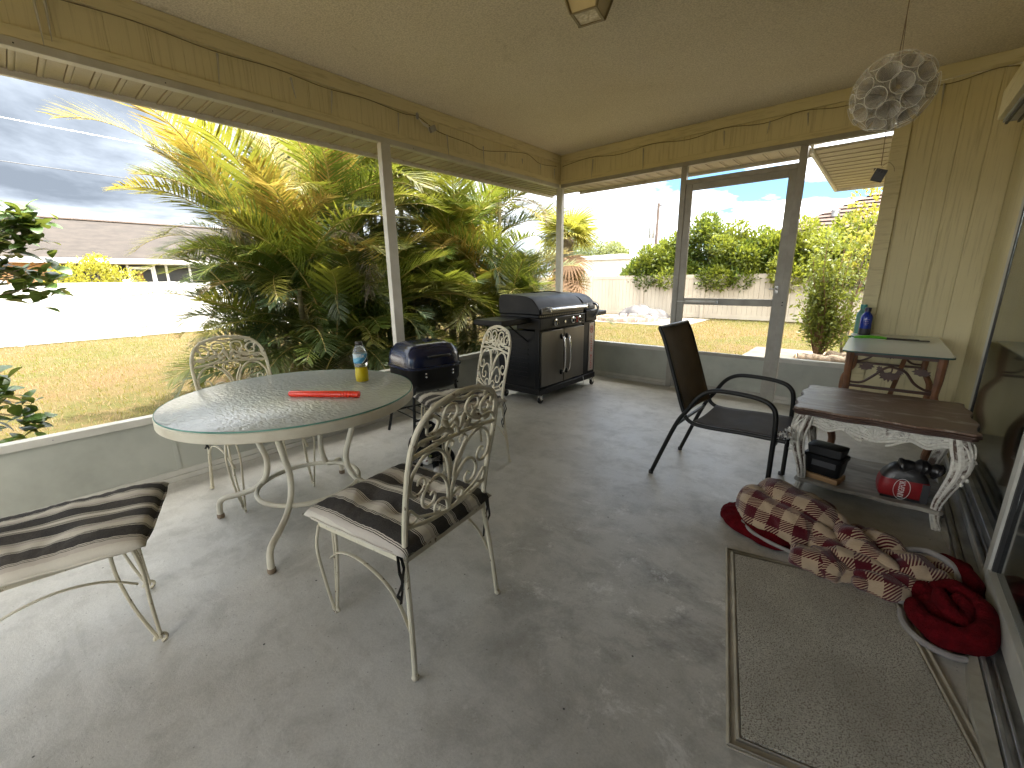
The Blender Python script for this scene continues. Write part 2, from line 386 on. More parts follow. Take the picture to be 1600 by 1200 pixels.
sd = thing('screen_door', 'backlit aluminium screen door with mid rail and closed lower panel', 'door', (-1.785, YF, 0))
def dbx(nm, x0, x1, z0, z1, y0=-0.016, y1=0.016, mt=None, bv=0.003):
    m_ = MB(); m_.b2((x0, y0, z0), (x1, y1, z1)); return m_.build(nm, mt or M_ALUG, sd, bevel=bv)
W = 1.008
dbx('stile', -0.008, 0.064, 0.02, 2.258); dbx('stile', W-0.062, W+0.016, 0.02, 2.258)
dbx('top_rail', 0.065, W-0.063, 2.19, 2.258); dbx('mid_rail', 0.065, W-0.063, 0.985, 1.055)
dbx('lower_rail', 0.065, W-0.063, 0.425, 0.462); dbx('bottom_rail', 0.065, W-0.063, 0.022, 0.075)
dbx('kick_panel', 0.065, W-0.063, 0.076, 0.424, -0.008, 0.008, M_KICK, 0)
dbx('threshold', 0.0, W, 0.001, 0.018, -0.04, 0.05, M_ALU)
m_ = MB(); m_.tube([(0.10, -0.036, 1.02), (0.42, -0.036, 1.02)], 0.013, 10); m_.tube([(0.0, -0.036, 1.02), (0.1, -0.036, 1.02)], 0.004, 6)
cl = m_.build('door_closer', M_FASC, sd)
m_ = MB(); m_.box((0.43, -0.026, 1.02), (0.03, 0.02, 0.03)); m_.build('closer_bracket', M_RIB, cl)
m_ = MB(); m_.box((W-0.035, -0.021, 1.155), (0.028, 0.01, 0.07)); m_.tube([(W-0.03, -0.035, 1.16), (W-0.10, -0.035, 1.16)], 0.006, 8); m_.build('latch_handle', M_RIB, sd)
m_ = MB()
for z in (1.0, 1.03): m_.ell((W+0.012+0.02, -0.03, z), (0.006, 0.004, 0.006), 8, 5)
m_.build('strike_screws', M_BLACK, sd)

def beam(name, label, a0, a1, along, step):
    root = thing(name, label, 'beam')
    def bx(p, q, d0, d1, z0, z1):
        if along == 'y': return (XL-d1, p, z0), (XL-d0, q, z1)     # d>0 goes outwards
        return (p, YF+d0, z0), (q, YF+d1, z1)
    m_ = MB(); m_.b2(*bx(a0 if along == 'y' else XL-.0065, a1 if along == 'y' else -0.132, 0.007, 0.10, BZ, CZ-0.002)); m_.build('core', M_YH, root)
    m_ = MB(); m_.b2(*bx(a0 if along == 'y' else XL+.0145, a1, -0.014, 0.0065, 2.742, CZ-0.001)); m_.build('crown_board', M_YH, root, bevel=0.003)
    m_ = MB(); m_.b2(*bx(a0 if along == 'y' else XL+.0085, a1 if along == 'y' else -0.132, -0.008, 0.0065, BZ-0.002, 2.545)); m_.build('lower_trim', M_YH, root, bevel=0.003)
    p = a0; i = 0
    if along == 'x': a1 = -0.132
    while p < a1-0.02:
        w = step*(0.8+0.4*RND.random()) if i else step; q = min(p+w, a1)
        m_ = MB(); m_.b2(*bx(p+0.0015, q-0.0015, 0.002+0.001*RND.random(), 0.0065, 2.546, 2.741)); m_.build('board', M_YV, root, bevel=0.001)
        p = q; i += 1
    return root
beam('porch_beam', 'pale yellow grooved beam with drip stains running above the lawn side', YB, YF+0.06, 'y', 0.20)
beam('porch_beam', 'pale yellow beam above the screen door on the far side', XL-.0015, XR, 'x', 0.27)

def soffit(root, a0, a1, d0, d1, along, step, z=2.505):
    """panels butted side by side, each with two raised ribs"""
    p = a0
    while p < a1-0.02:
        q = min(p+step, a1); m_ = MB()
        def bx(u0, u1, e0, e1, z0, z1):
            if along == 'y': return (XL-e1, u0, z0), (XL-e0, u1, z1)
            return (u0, YF+e0, z0), (u1, YF+e1, z1)
        m_.b2(*bx(p+0.002, q-0.002, d0, d1, z, z+0.012))
        m_.b2(*bx(p+0.002, p+0.022, d0, d1-0.001, z-0.007, z-0.0005)); m_.b2(*bx(p+0.03, p+0.045, d0, d1-0.001, z-0.004, z-0.0005))
        m_.build('soffit_panel', M_SOF, root); p = q
    m_ = MB(); m_.b2(*bx(a0, a1, d1+0.001, d1+0.03, z-0.035, z+0.33)); m_.build('fascia', M_FASC, root, bevel=0.003)
    m_ = MB(); m_.b2(*bx(a0, a1, d0-0.02, d0-0.001, z-0.008, z+0.012)); m_.build('inner_channel', M_FASC, root)
s1 = thing('eave_soffit', 'beige perforated soffit panels under the eave above the lawn side', 'soffit'); soffit(s1, YB, YF+0.64, 0.12, 0.545, 'y', 0.112)
s2 = thing('eave_soffit', 'narrow beige soffit under the eave beyond the screen door', 'soffit'); soffit(s2, XL-0.10, -0.74, 0.12, 0.64, 'x', 0.14)

# own house: siding wall, right wall, back wall, roof, the wing with its eave
hs = thing('house', 'pale yellow board house wall and roof around the porch', 'house')
def hb(nm, p, q, mt, bv=0): m_ = MB(); m_.b2(p, q); return m_.build(nm, mt, hs, bevel=bv)
hb('wall_core', (-0.12, YF+0.007, 0.0), (XR+0.1, YF+0.10, 2.74), M_YH)
for x0, x1 in ((-0.018, 0.130), (0.1325, 0.264), (0.2665, 0.430), (0.4325, XR-0.002)): hb('siding_board', (x0, YF+0.0015*RND.random(), 0.0), (x1, YF+0.0065, 2.741), M_YV, 0.002)
hb('corner_trim', (-0.131, YF-0.022, 0.0), (-0.022, YF+0.13, 2.485), M_YH, 0.003)
hb('right_wall', (XR+0.016, 4.13, 0.0), (XR+0.1, YF+0.01, CZ), M_YH)
for y0, y1 in ((4.13, 4.44), (4.446, 4.72), (4.726, YF-0.002)): hb('siding_board', (XR, y0, 0.0), (XR+0.015, y1, CZ-0.1), M_YV, 0.002)
hb('wall_above_door', (XR+0.002, YB, 2.2), (XR+0.1, 4.129, CZ), M_YH)
bw = thing('screen_wall', 'unseen near end of the porch, opened as a screen wall to let in light', 'wall')  # unseen end wall, opened as a screen wall so more light comes in
for nm, z0, z1, mt in (('kick_panel', 0.006, 0.43, M_KICK), ('sill', 0.431, 0.472, M_ALU), ('top_rail', 2.44, 2.487, M_ALU), ('beam', 2.49, CZ-0.001, M_YH)):
    m_ = MB(); m_.b2((XL-0.05, YB-0.06, z0), (XR+0.1, YB-0.003, z1)); m_.build(nm, mt, bw)
for x in (XL, -1.45, XR-0.02): post(bw, x, YB-0.03, 0.474, 2.438)
hb('wing_wall', (-0.10, YF+0.14, GZ), (-0.02, 7.72, 2.5), M_YV); hb('wing_end_wall', (-0.02, 7.64, GZ), (5.0, 7.72, 2.5), M_YV)
m_ = MB()
m_.prism([(-4.03, YB-0.7, 2.82), (5.5, YB-0.7, 4.6), (5.5, YB-0.7, 4.75), (-4.03, YB-0.7, 2.92)], (0, 5.69+0.7-YB, 0))
m_.prism([(-0.72, 5.70, 3.3), (5.5, 5.70, 4.6), (5.5, 5.70, 4.75), (-0.72, 5.70, 3.42)], (0, 2.5, 0)); m_.build('roof', M_SHING, hs)
hb('wing_gable', (-0.68, 5.7, 2.68), (5.0, 5.8, 3.3), M_FASC); hb('room_ceiling', (0.7, YB, 2.6), (4.6, YF, 2.65), M_ROOM)
m_ = MB(); m_.b2((-0.735, 5.52, 2.505), (-0.10, 8.20, 2.52)); m_.b2((-0.10, 7.72, 2.505), (5.2, 8.20, 2.52))
for i in range(13): m_.b2((-0.73, 5.53+i*0.205, 2.499), (-0.10, 5.545+i*0.205, 2.5045))
m_.build('wing_soffit', M_SOF, hs)
m_ = MB(); m_.b2((-0.765, 5.50, 2.47), (-0.737, 8.23, 2.67)); m_.b2((-0.736, 8.202, 2.47), (5.2, 8.23, 2.67)); m_.build('wing_fascia', M_FASC, hs)
cu_ = MB(); vs_ = []; n = 150
for i in range(n+1):
    y = YB+0.1+(4.0-YB-0.1)*i/n; x = 0.70+0.018*math.sin(i*1.9)
    vs_ += [(x, y, 0.03), (x, y, 2.3)]
cu_.add(vs_, [(2*i, 2*i+2, 2*i+3, 2*i+1) for i in range(n)]); cu_.build('added_curtain', pm('added_pale_cloth', (0.62, 0.62, 0.56), (0.54, 0.54, 0.48), 5, .9), hs, ang=180)  # invented pale sheet behind the glass, added to lighten the door
hb('room_floor', (0.62, YB, -0.2), (4.7, YF, 0.02), M_ROOM); hb('room_wall', (4.6, YB, 0.02), (4.7, YF, 2.6), M_ROOM)
hb('room_end_wall', (0.70, YB-0.08, 0.02), (4.6, YB-0.003, 2.6), M_ROOM); hb('room_far_wall', (0.70, YF+0.003, 0.02), (4.6, YF+0.08, 2.6), M_ROOM)

# sliding glass door along the right wall
gd = thing('sliding_door', 'sliding glass door with pale frame along the right wall', 'door', (XR, 0, 0))
def gb(nm, p, q, mt, bv=0.0, par=None): m_ = MB(); m_.b2(p, q); return m_.build(nm, mt, par or gd, bevel=bv)
gb('jamb', (-0.03, 4.06, 0.06), (0.06, 4.127, 2.198), M_ALU, 0.003); gb('gasket', (-0.028, 4.045, 0.07), (-0.012, 4.059, 2.19), M_BLACK)
fp = gb('fixed_glass', (-0.022, 2.30, 0.10), (-0.017, 4.044, 2.17), M_GLASS)
gb('fixed_rail', (-0.045, 2.30, 0.05), (0.0, 4.044, 0.098), M_RIB, 0.002, fp); gb('fixed_top_rail', (-0.04, 2.30, 2.172), (0.0, 4.044, 2.198), M_ALU, 0.002, fp)
sp_ = gb('sliding_stile', (-0.110, 2.335, 0.075), (-0.06, 2.395, 2.17), M_ALU, 0.003)
gb('sliding_gasket', (-0.100, 2.318, 0.15), (-0.07, 2.334, 2.15), M_BLACK, 0, sp_)
gb('sliding_bottom_rail', (-0.110, YB, 0.062), (-0.06, 2.334, 0.148), M_ALU, 0.003); gb('sliding_top_rail', (-0.105, YB, 2.10), (-0.065, 2.334, 2.17), M_ALU, 0.003)
gb('sliding_glass', (-0.088, YB, 0.149), (-0.083, 2.317, 2.099), M_GLASS)
th = gb('threshold', (-0.165, YB, -0.02), (0.03, 4.127, 0.020), M_RIB)
for x, h, w in ((-0.16, 0.046, 0.012), (-0.128, 0.034, 0.008), (-0.088, 0.056, 0.008), (-0.05, 0.045, 0.010), (-0.012, 0.06, 0.012)): gb('track_rib', (x, YB, 0.021), (x+w, 4.126, h), M_RIB if h < 0.05 else M_ALU, 0.0015, th)
gb('header_box', (-0.215, YB, 2.199), (-0.001, 4.16, 2.36), M_YH, 0.003)
hx = gb('header_track', (-0.19, YB, 2.180), (-0.02, 4.15, 2.198), M_RIB)
for x in (-0.18, -0.13, -0.08): gb('header_groove', (x, YB, 2.168), (x+0.012, 4.148, 2.1795), M_BLACK, 0, hx)
# raised door sill of mortar along the threshold
m_ = MB(); pts = []
n = 60
for i in range(n+1):
    y = YB + (3.0-YB)*i/n; e = 0.012*math.sin(y*3.1)+0.01*math.sin(y*9.7+1)+RND.uniform(-0.004, 0.004)
    pts.append((0.405+e, y))
vs_ = []
for x, y in pts: vs_ += [(x, y, -0.01), (x+0.004, y, 0.026), (0.426, y, 0.034), (0.426, y, -0.01)]
m_.add(vs_, [(4*i+k, 4*i+k+1, 4*i+5+k, 4*i+4+k) for i in range(n) for k in range(3)]); 
M_MORT = pm('rough_mortar', (0.36, 0.34, 0.28), (0.27, 0.25, 0.2), 12, 0.85, bump=0.5, bscale=90)
tag(m_.build('door_sill', M_MORT), 'chipped strip of pale mortar along the foot of the sliding door', 'sill')

# ------------------------------------------------------------------ outdoors
def mk_leaf(name, c1, c2, trans=0.35, rough=0.45, scale=1.5, vary=0.5):
    m = Mat(name); oi = m.n('ShaderNodeObjectInfo')
    g = m.noise(scale, 3, 0.6, m.tc('Object')); g2 = m.noise(scale*14, 2, 0.5, m.tc('Object'))
    f = m.math('ADD', m.math('MULTIPLY', g, 0.6), m.math('ADD', m.math('MULTIPLY', g2, 0.5), m.math('MULTIPLY_ADD', oi.outputs['Random'], vary, -vary/2)))
    c = m.mix(m.ramp(f, [(0.32, 0.0), (0.78, 1.0)]), c1, c2)
    m.col(c); m.set(Roughness=rough, Specular_IOR_Level=0.4)
    t = m.n('ShaderNodeBsdfTranslucent'); m.l(m.mix(0.35, c, (0.45, 0.48, 0.05), 'MIX'), t.inputs[0])
    x = m.n('ShaderNodeMixShader'); x.inputs[0].default_value = trans
    m.l(m.b.outputs[0], x.inputs[1]); m.l(t.outputs[0], x.inputs[2]); m.l(x.outputs[0], m.o.inputs[0]); return m.m
def mk_frond(name, c0, c1, c2, trans):
    m = Mat(name); oi = m.n('ShaderNodeObjectInfo'); s_ = m.xyz(); n = m.noise(7, 3, .6)
    f = m.math('ADD', m.math('MULTIPLY', s_[0], .42), m.math('ADD', m.math('MULTIPLY_ADD', oi.outputs['Random'], .5, -.25), m.math('MULTIPLY_ADD', n, .4, -.2)))
    c = m.ramp(f, [(0.12, c0), (0.48, c1), (0.92, c2)]); m.col(c); m.set(Roughness=.45, Specular_IOR_Level=.4)
    t = m.n('ShaderNodeBsdfTranslucent'); m.l(m.mix(.3, c, (.40, .42, .04)), t.inputs[0]); x = m.n('ShaderNodeMixShader'); x.inputs[0].default_value = trans
    m.l(m.b.outputs[0], x.inputs[1]); m.l(t.outputs[0], x.inputs[2]); m.l(x.outputs[0], m.o.inputs[0]); return m.m
L_PALM_G = mk_frond('palm_frond_green', (0.03, 0.065, 0.010), (0.065, 0.105, 0.014), (0.15, 0.14, 0.022), 0.33)
L_PALM_Y = mk_frond('palm_frond_yellow', (0.055, 0.092, 0.012), (0.125, 0.14, 0.016), (0.22, 0.14, 0.032), 0.42)
L_PALM_O = mk_frond('palm_frond_ochre', (0.20, 0.17, 0.025), (0.30, 0.18, 0.04), (0.26, 0.15, 0.08), 0.35)
L_PALM_D = mk_leaf('palm_frond_dead', (0.10, 0.08, 0.06), (0.17, 0.14, 0.105), 0.12, 0.8)
L_PALM_K = mk_leaf('palm_frond_shaded', (0.016, 0.036, 0.009), (0.045, 0.066, 0.016), 0.2)  # darker green for low fronds: shade inside the clump put into the colour
L_HEDGE = mk_leaf('hedge_leaf', (0.032, 0.068, 0.009), (0.16, 0.18, 0.02), 0.4, 0.35, 1.2)
L_BUSH = mk_leaf('bush_leaf', (0.10, 0.13, 0.022), (0.30, 0.27, 0.045), 0.4, 0.45, 3.0)
L_BUSHY = mk_leaf('yellow_shrub_leaf', (0.18, 0.18, 0.015), (0.30, 0.27, 0.03), 0.35)
L_SHRUB = mk_leaf('broad_leaf_green', (0.035, 0.075, 0.015), (0.075, 0.13, 0.03), 0.2, 0.3)
L_OAK = mk_leaf('far_tree_leaf', (0.10, 0.13, 0.05), (0.20, 0.22, 0.09), 0.25)
M_BARK = pm('grey_bark', (0.20, 0.16, 0.11), (0.10, 0.08, 0.055), 14, 0.9, bump=0.8, bscale=30, bdist=0.02)
M_CANE = pm('palm_cane', (0.22, 0.20, 0.08), (0.12, 0.10, 0.05), 9, 0.6, bump=0.3, stretch=(1, 1, 6))
M_STALK = pm('palm_midrib', (0.26, 0.24, 0.06), (0.30, 0.20, 0.06), 5, 0.5)
M_DSTALK = pm('dead_midrib', (0.24, 0.18, 0.12), (0.16, 0.12, 0.08), 5, 0.8)

def mk_lawn():
    m = Mat('dry_lawn'); v = m.tc()
    a = m.noise(0.35, 6, 0.6, v, 0.5); b_ = m.noise(3.0, 8, 0.7, v, 0.3); f = m.noise(40, 4, 0.7, v)
    c = m.mix(m.ramp(a, [(0.43, 0.0), (0.57, 1.0)]), (0.085, 0.056, 0.022), (0.055, 0.056, 0.014))
    c = m.mix(m.math('MULTIPLY', m.ramp(b_, [(0.42, 0.0), (0.66, 1.0)]), 0.7), c, (0.112, 0.073, 0.037))
    c = m.mix(m.math('MULTIPLY', m.ramp(f, [(0.4, 0.0), (0.7, 1.0)]), 0.5), c, (0.065, 0.05, 0.026))
    m.col(c); m.set(Roughness=0.95, Specular_IOR_Level=0.1); m.bump(m.math('ADD', f, b_), 0.8, 0.04); return m.m
M_LAWN = mk_lawn()
b = MB(); b.add([(-300, -300, GZ), (300, -300, GZ), (300, 300, GZ), (-300, 300, GZ)], [(0, 1, 2, 3)]); struct(b.build('lawn', M_LAWN))
G_TAN = mk_leaf('dry_grass_blade', (0.115, 0.077, 0.034), (0.155, 0.107, 0.05), 0.3, 0.7, 0.8)
G_GRN = mk_leaf('green_grass_blade', (0.062, 0.068, 0.015), (0.11, 0.10, 0.024), 0.3, 0.6, 0.8)
def grass(n, x0, x1, y0, y1, hmax=0.075):
    P = np.c_[NR.uniform(x0, x1, n), NR.uniform(y0, y1, n), np.full(n, GZ)]
    a = NR.uniform(0, 2*np.pi, n); h = NR.uniform(0.02, hmax, n); w = NR.uniform(0.003, 0.008, n); ln = NR.uniform(0.3, 1.1, n)*h
    s = np.c_[np.cos(a), np.sin(a), np.zeros(n)]*w[:, None]
    l = np.c_[-np.sin(a)*ln, np.cos(a)*ln, h]
    return np.stack([P-s, P+s, P+l], 1).reshape(-1, 3)
V = np.vstack([grass(52000, -16.8, -4.2, -3, 12), grass(34000, -10, -1.9, 5.7, 16.6), grass(6000, -2.0, 1.0, 10.6, 16.6)])
F = np.arange(len(V)).reshape(-1, 3)
pat = (np.sin(V[::3, 0]*0.9+np.sin(V[::3, 1]*0.7)*1.6)+np.sin(V[::3, 1]*1.3+V[::3, 0]*0.4) + NR.normal(0, 0.6, len(F)) > 0.45).astype(int)
tag(stuff(link('lawn_grass', np_mesh('lawn_grass', V, F, [G_TAN, G_GRN], mi=pat))), 'patchy dry tan and yellow green grass across the yard', 'grass')

# leaf clouds ------------------------------------------------------
def leaf_cloud(lobes, n, size, aspect=0.42, fill=0.35, up=0.25, dens=None):
    """n small folded leaves spread through ellipsoid lobes (cx,cy,cz,rx,ry,rz)"""
    L = np.array(lobes, float); w = (L[:, 3]*L[:, 4]*L[:, 5])**0.67; idx = NR.choice(len(L), n, p=w/w.sum())
    d = NR.normal(size=(n, 3)); d /= np.linalg.norm(d, axis=1)[:, None]
    r = 1-fill*NR.random(n)**1.6; r *= 1+0.14*np.sin(d[:, 0]*9+idx)*np.cos(d[:, 2]*8+idx*2) + NR.normal(0, 0.05, n)
    C = L[idx, :3]+d*r[:, None]*L[idx, 3:]
    ax = d*0.7+NR.normal(0, 0.55, (n, 3)); ax[:, 2] += up; ax /= np.linalg.norm(ax, axis=1)[:, None]
    t = np.cross(ax, NR.normal(size=(n, 3))); t /= np.linalg.norm(t, axis=1)[:, None]; nn = np.cross(ax, t)
    l = size*NR.uniform(0.65, 1.3, n)[:, None]; wd_ = l*aspect*0.5
    V = np.stack([C, C+ax*l*0.5+t*wd_+nn*l*0.08, C+ax*l-nn*l*0.10, C+ax*l*0.5-t*wd_+nn*l*0.08], 1).reshape(-1, 3)
    return V, np.arange(4*n).reshape(-1, 4)
def branches(mb, base, tips, r0, wob=0.12, k=4):
    for t in tips:
        b_, t_ = Vector(base), Vector(t); pts = [b_.lerp(t_, i/k) + Vector((RND.uniform(-wob, wob), RND.uniform(-wob, wob), RND.uniform(-wob, wob)*0.4))*(math.sin(math.pi*i/k)) for i in range(k+1)]
        mb.tube(crom(pts, 3), [r0*(1-0.85*i/(3*k)) for i in range(3*k+1)], 6)
def tree(name, label, cat, base, lobes, n, size, mat, trunk_r=0.06, aspect=0.42, fill=0.4, group=None, up=0.25):
    root = thing(name, label, cat, base, 0, group); mb = MB()
    branches(mb, (0, 0, 0), [(l[0]+RND.uniform(-.1, .1), l[1], l[2]) for l in lobes], trunk_r); mb.build('trunk', M_BARK, root)
    V, F = leaf_cloud(lobes, n, size, aspect, fill, up); stuff(link('crown', np_mesh('crown', V, F, mat), root)); return root

# white vinyl fences
M_VINYL = pm('white_vinyl', (0.80, 0.80, 0.79), (0.74, 0.74, 0.72), 2, 0.4, bump=0.05)
M_VINYLD = pm('shaded_tan_vinyl', (0.40, 0.36, 0.29), (0.33, 0.29, 0.235), 1.2, 0.5, bump=0.05, stretch=(1, 1, 0.4))  # white vinyl darkened to tan: shade on this face put into the colour
def fence(root, a, c, ztop, mt, step=2.36, first=None):
    a, c = Vector(a), Vector(c); L = (c-a).length; d = (c-a)/L; nrm = Vector((-d.y, d.x, 0)); s_ = 0.0; k = 0
    while s_ < L-0.1:
        e_ = min(s_+step, L); p = a+d*s_; q = a+d*e_
        m_ = MB(); m_.box((p.x, p.y, (GZ+ztop+0.03)/2), (0.127, 0.127, ztop+0.03-GZ), math.atan2(d.y, d.x)); po = m_.build('post', mt, root, bevel=0.006)
        m_ = MB(); m_.box((p.x, p.y, ztop+0.045), (0.15, 0.15, 0.028), math.atan2(d.y, d.x), taper=0.6); m_.build('post_cap', mt, po)
        u = p+d*0.065; w = q-d*0.065; nb = int((w-u).length/0.152); m_ = MB()
        for i in range(nb):
            x = u.lerp(w, i/nb); y = u.lerp(w, (i+1)/nb)
            m_.bar((x+d*0.003).to_tuple()[:2]+((GZ+0.06+ztop-0.1)/2,), (y-d*0.003).to_tuple()[:2]+((GZ+0.06+ztop-0.1)/2,), 0.028, ztop-0.1-GZ-0.06)
        m_.build('panel', mt, root)
        for z in (GZ+0.09, ztop-0.09):
            m_ = MB(); m_.bar((u.x, u.y, z), (w.x, w.y, z), 0.045, 0.14); m_.build('rail', mt, root, bevel=0.004)
        s_ = e_; k += 1
f1 = thing('vinyl_fence', 'bright white vinyl fence across the lawn in front of the tan house', 'fence'); fence(f1, (-16.9, -9.5, 0), (-16.9, 16.7, 0), 1.36, M_VINYL)
f2 = thing('vinyl_fence', 'cream vinyl fence under the hedge at the back of the yard', 'fence'); fence(f2, (-16.9+0.07, 16.7, 0), (9, 16.7, 0), 1.36, M_VINYLD, 2.36)

# neighbour house behind the white fence
M_TAN = pm('tan_stucco', (0.50, 0.28, 0.13), (0.44, 0.25, 0.12), 1.5, 0.9)
M_ROOFN = Mat('mottled_shingles'); _v = M_ROOFN.map(scale=(1, 0.45, 1))
M_ROOFN.col(M_ROOFN.mix(M_ROOFN.ramp(M_ROOFN.noise(3.2, 5, 0.75, _v), [(0.4, 0.0), (0.6, 1.0)]), (0.016, 0.012, 0.0095), (0.029, 0.0225, 0.018))); M_ROOFN.set(Roughness=0.95); M_ROOFN = M_ROOFN.m
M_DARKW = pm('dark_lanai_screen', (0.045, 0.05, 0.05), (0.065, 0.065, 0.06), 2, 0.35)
M_WHITE = pm('white_trim', (0.78, 0.78, 0.76), (0.72, 0.71, 0.69), 3, 0.45)
nh = thing('neighbour_house', 'tan house with mottled brown roof and screened porch behind the white fence', 'house', (-24.3, 0, GZ))
def nb_(nm, p, q, mt, par=None, bv=0): m_ = MB(); m_.b2(p, q); return m_.build(nm, mt, par or nh, bevel=bv)
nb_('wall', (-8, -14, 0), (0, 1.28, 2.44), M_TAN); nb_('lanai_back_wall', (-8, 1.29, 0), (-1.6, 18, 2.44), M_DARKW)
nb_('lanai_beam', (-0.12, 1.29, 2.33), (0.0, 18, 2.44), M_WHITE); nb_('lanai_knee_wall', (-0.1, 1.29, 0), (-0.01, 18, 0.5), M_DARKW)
for y in (1.33, 2.92, 3.45, 4.32, 4.75, 5.6, 6.9, 8.2, 9.5, 10.8): nb_('lanai_post', (-0.06, y-0.04, 0.501), (0.0, y+0.04, 2.329), M_WHITE)
dr = nb_('lanai_door', (-0.05, 3.5, 2.15), (-0.01, 4.27, 2.25), M_WHITE); nb_('door_jamb', (-0.05, 3.5, 0.51), (-0.012, 3.56, 2.149), M_WHITE, dr); nb_('door_jamb', (-0.05, 4.21, 0.51), (-0.012, 4.27, 2.149), M_WHITE, dr)
nb_('tan_curtain', (-1.55, 3.95, 0.3), (-1.5, 4.15, 2.1), M_TAN)  # plain tan panel inside the lanai
m_ = MB(); m_.prism([(0.55, -15, 2.5), (-4.1, -15, 4.42), (-9, -15, 2.5), (-9, -15, 2.42), (-4.1, -15, 4.34), (0.55, -15, 2.42)], (0, 34, 0)); rf = m_.build('roof', M_ROOFN, nh)
m_ = MB(); m_.b2((0.551, -15, 2.36), (0.60, 19, 2.55)); m_.build('gutter', M_WHITE, rf); m_ = MB(); m_.b2((-0.0, -15, 2.441), (0.55, 19, 2.455)); m_.build('eave_soffit', M_WHITE, rf)
m_ = MB(); m_.bar((-4.1, -15, 4.44), (-4.1, 19, 4.44), 0.25, 0.05); m_.build('ridge_cap', M_SHING, rf)
m_ = MB(); m_.tube([(-4.1, 4.3, 4.4), (-4.1, 4.25, 5.0)], 0.02, 6); m_.tube([(-4.1, 4.1, 4.75), (-4.1, 4.4, 4.85)], 0.015, 6); m_.build('roof_vent', M_WHITE, rf)
tree('garden_shrub', 'bright yellow green shrub standing before the tan house', 'shrub', (-21.3, 2.0, GZ), [(0, 0, 1.65, .7, .75, .75), (0, 0.8, 1.55, .5, .6, .55), (.1, -.6, 1.6, .5, .5, .5), (0, .25, 2.25, .4, .35, .3)], 2600, 0.13, L_BUSHY, 0.05)

# house with brown roof beyond the hedge
M_ROOFF = pm('brown_shingle_rows', (0.085, 0.056, 0.046), (0.062, 0.042, 0.034), 2.5, 0.95, stretch=(1, 1, 8), bump=0.6, bscale=10)
fh = thing('far_house', 'house with pinkish brown hip roof rising beyond the hedge', 'house', (0, 0, GZ))
def fhb(nm, p, q, mt): m_ = MB(); m_.b2(p, q); return m_.build(nm, mt, fh)
fhb('wall', (-5.4, 24.5, 0), (11.4, 33.5, 2.85), M_STUCCO)
z0, z1 = 2.95, 5.45
m_ = MB(); m_.add([(-5.9, 24, z0), (12, 24, z0), (12, 34, z0), (-5.9, 34, z0), (-0.9, 29, z1), (7, 29, z1)], [(0, 1, 5, 4), (1, 2, 5), (2, 3, 4, 5), (3, 0, 4), (3, 2, 1, 0)]); rf = m_.build('roof', M_ROOFF, fh, smooth=False)
for k in range(1, 12):          # courses of shingles
    t = k/12; m_ = MB(); x0 = -5.9+5*t; x1 = 12-5*t; y = 24+5*t; z = z0+(z1-z0)*t+0.015
    m_.bar((x0, y-0.02, z), (x1, y-0.02, z), 0.16, 0.010); m_.build('shingle_course', M_ROOFF, rf)
m_ = MB(); m_.b2((-5.95, 23.95, 2.80), (12.05, 23.999, 2.97)); m_.b2((-5.96, 24.0, 2.80), (-5.905, 34.0, 2.97)); m_.build('fascia', M_WHITE, rf)
m_ = MB(); m_.lathe([(0.16, 0), (0.16, 0.25), (0.2, 0.26), (0.2, 0.32), (0.02, 0.36)], 12, (-2.3, 26.6, 4.2)); m_.build('roof_vent', M_RIB, rf)

# hedge shrubs leaning over the back fence
hd = [(-7.6, 17.6, 2.25, 1.05), (-6.5, 17.5, 2.9, 1.2), (-5.3, 17.6, 3.5, 1.25), (-4.25, 17.5, 3.1, 1.1), (-3.3, 17.6, 2.85, 1.1), (-2.3, 17.5, 3.05, 1.2), (-1.4, 17.4, 3.0, 1.15), (-0.4, 17.5, 2.9, 1.2), (0.8, 17.6, 3.0, 1.2)]
hl = ['lowest hedge shrub next to the white shed', 'hedge shrub rising just left of the screen door post', 'tall hedge shrub in the left half of the screen door opening', 'hedge shrub in the middle of the screen door opening',
      'lower hedge shrub below the brown roof in the screen door opening', 'tall hedge shrub behind the right post of the screen door', 'bright hedge shrub right of the screen door, above the garden bush', 'hedge shrub beside the siding, under the house eave', 'hedge shrub half hidden behind the yellow siding']
for (x, y, top, w), lb in zip(hd, hl):
    lobes = [(0, 0, 1.5, w, .8, .8), (0, -.1, max(1.6, top-.75), w*.85, .6, .6)]
    for k in range(10): lobes.append((RND.uniform(-.75, .75)*w, RND.uniform(-.75, .2), RND.uniform(1.35, max(1.5, top-0.35)), RND.uniform(.28, .5), RND.uniform(.28, .45), RND.uniform(.32, .55)))
    lobes.append((RND.uniform(-.3, .3), -.2, top-0.05, .35, .35, .36)); lobes.append((RND.uniform(-.5, .5), -.85, 1.45, .5, .35, .4))
    tree('hedge_shrub', lb, 'shrub', (x, y, GZ), lobes, 11000, 0.14, L_HEDGE, 0.06, 0.4, 0.45, 'hedge behind the back fence', up=0.5)

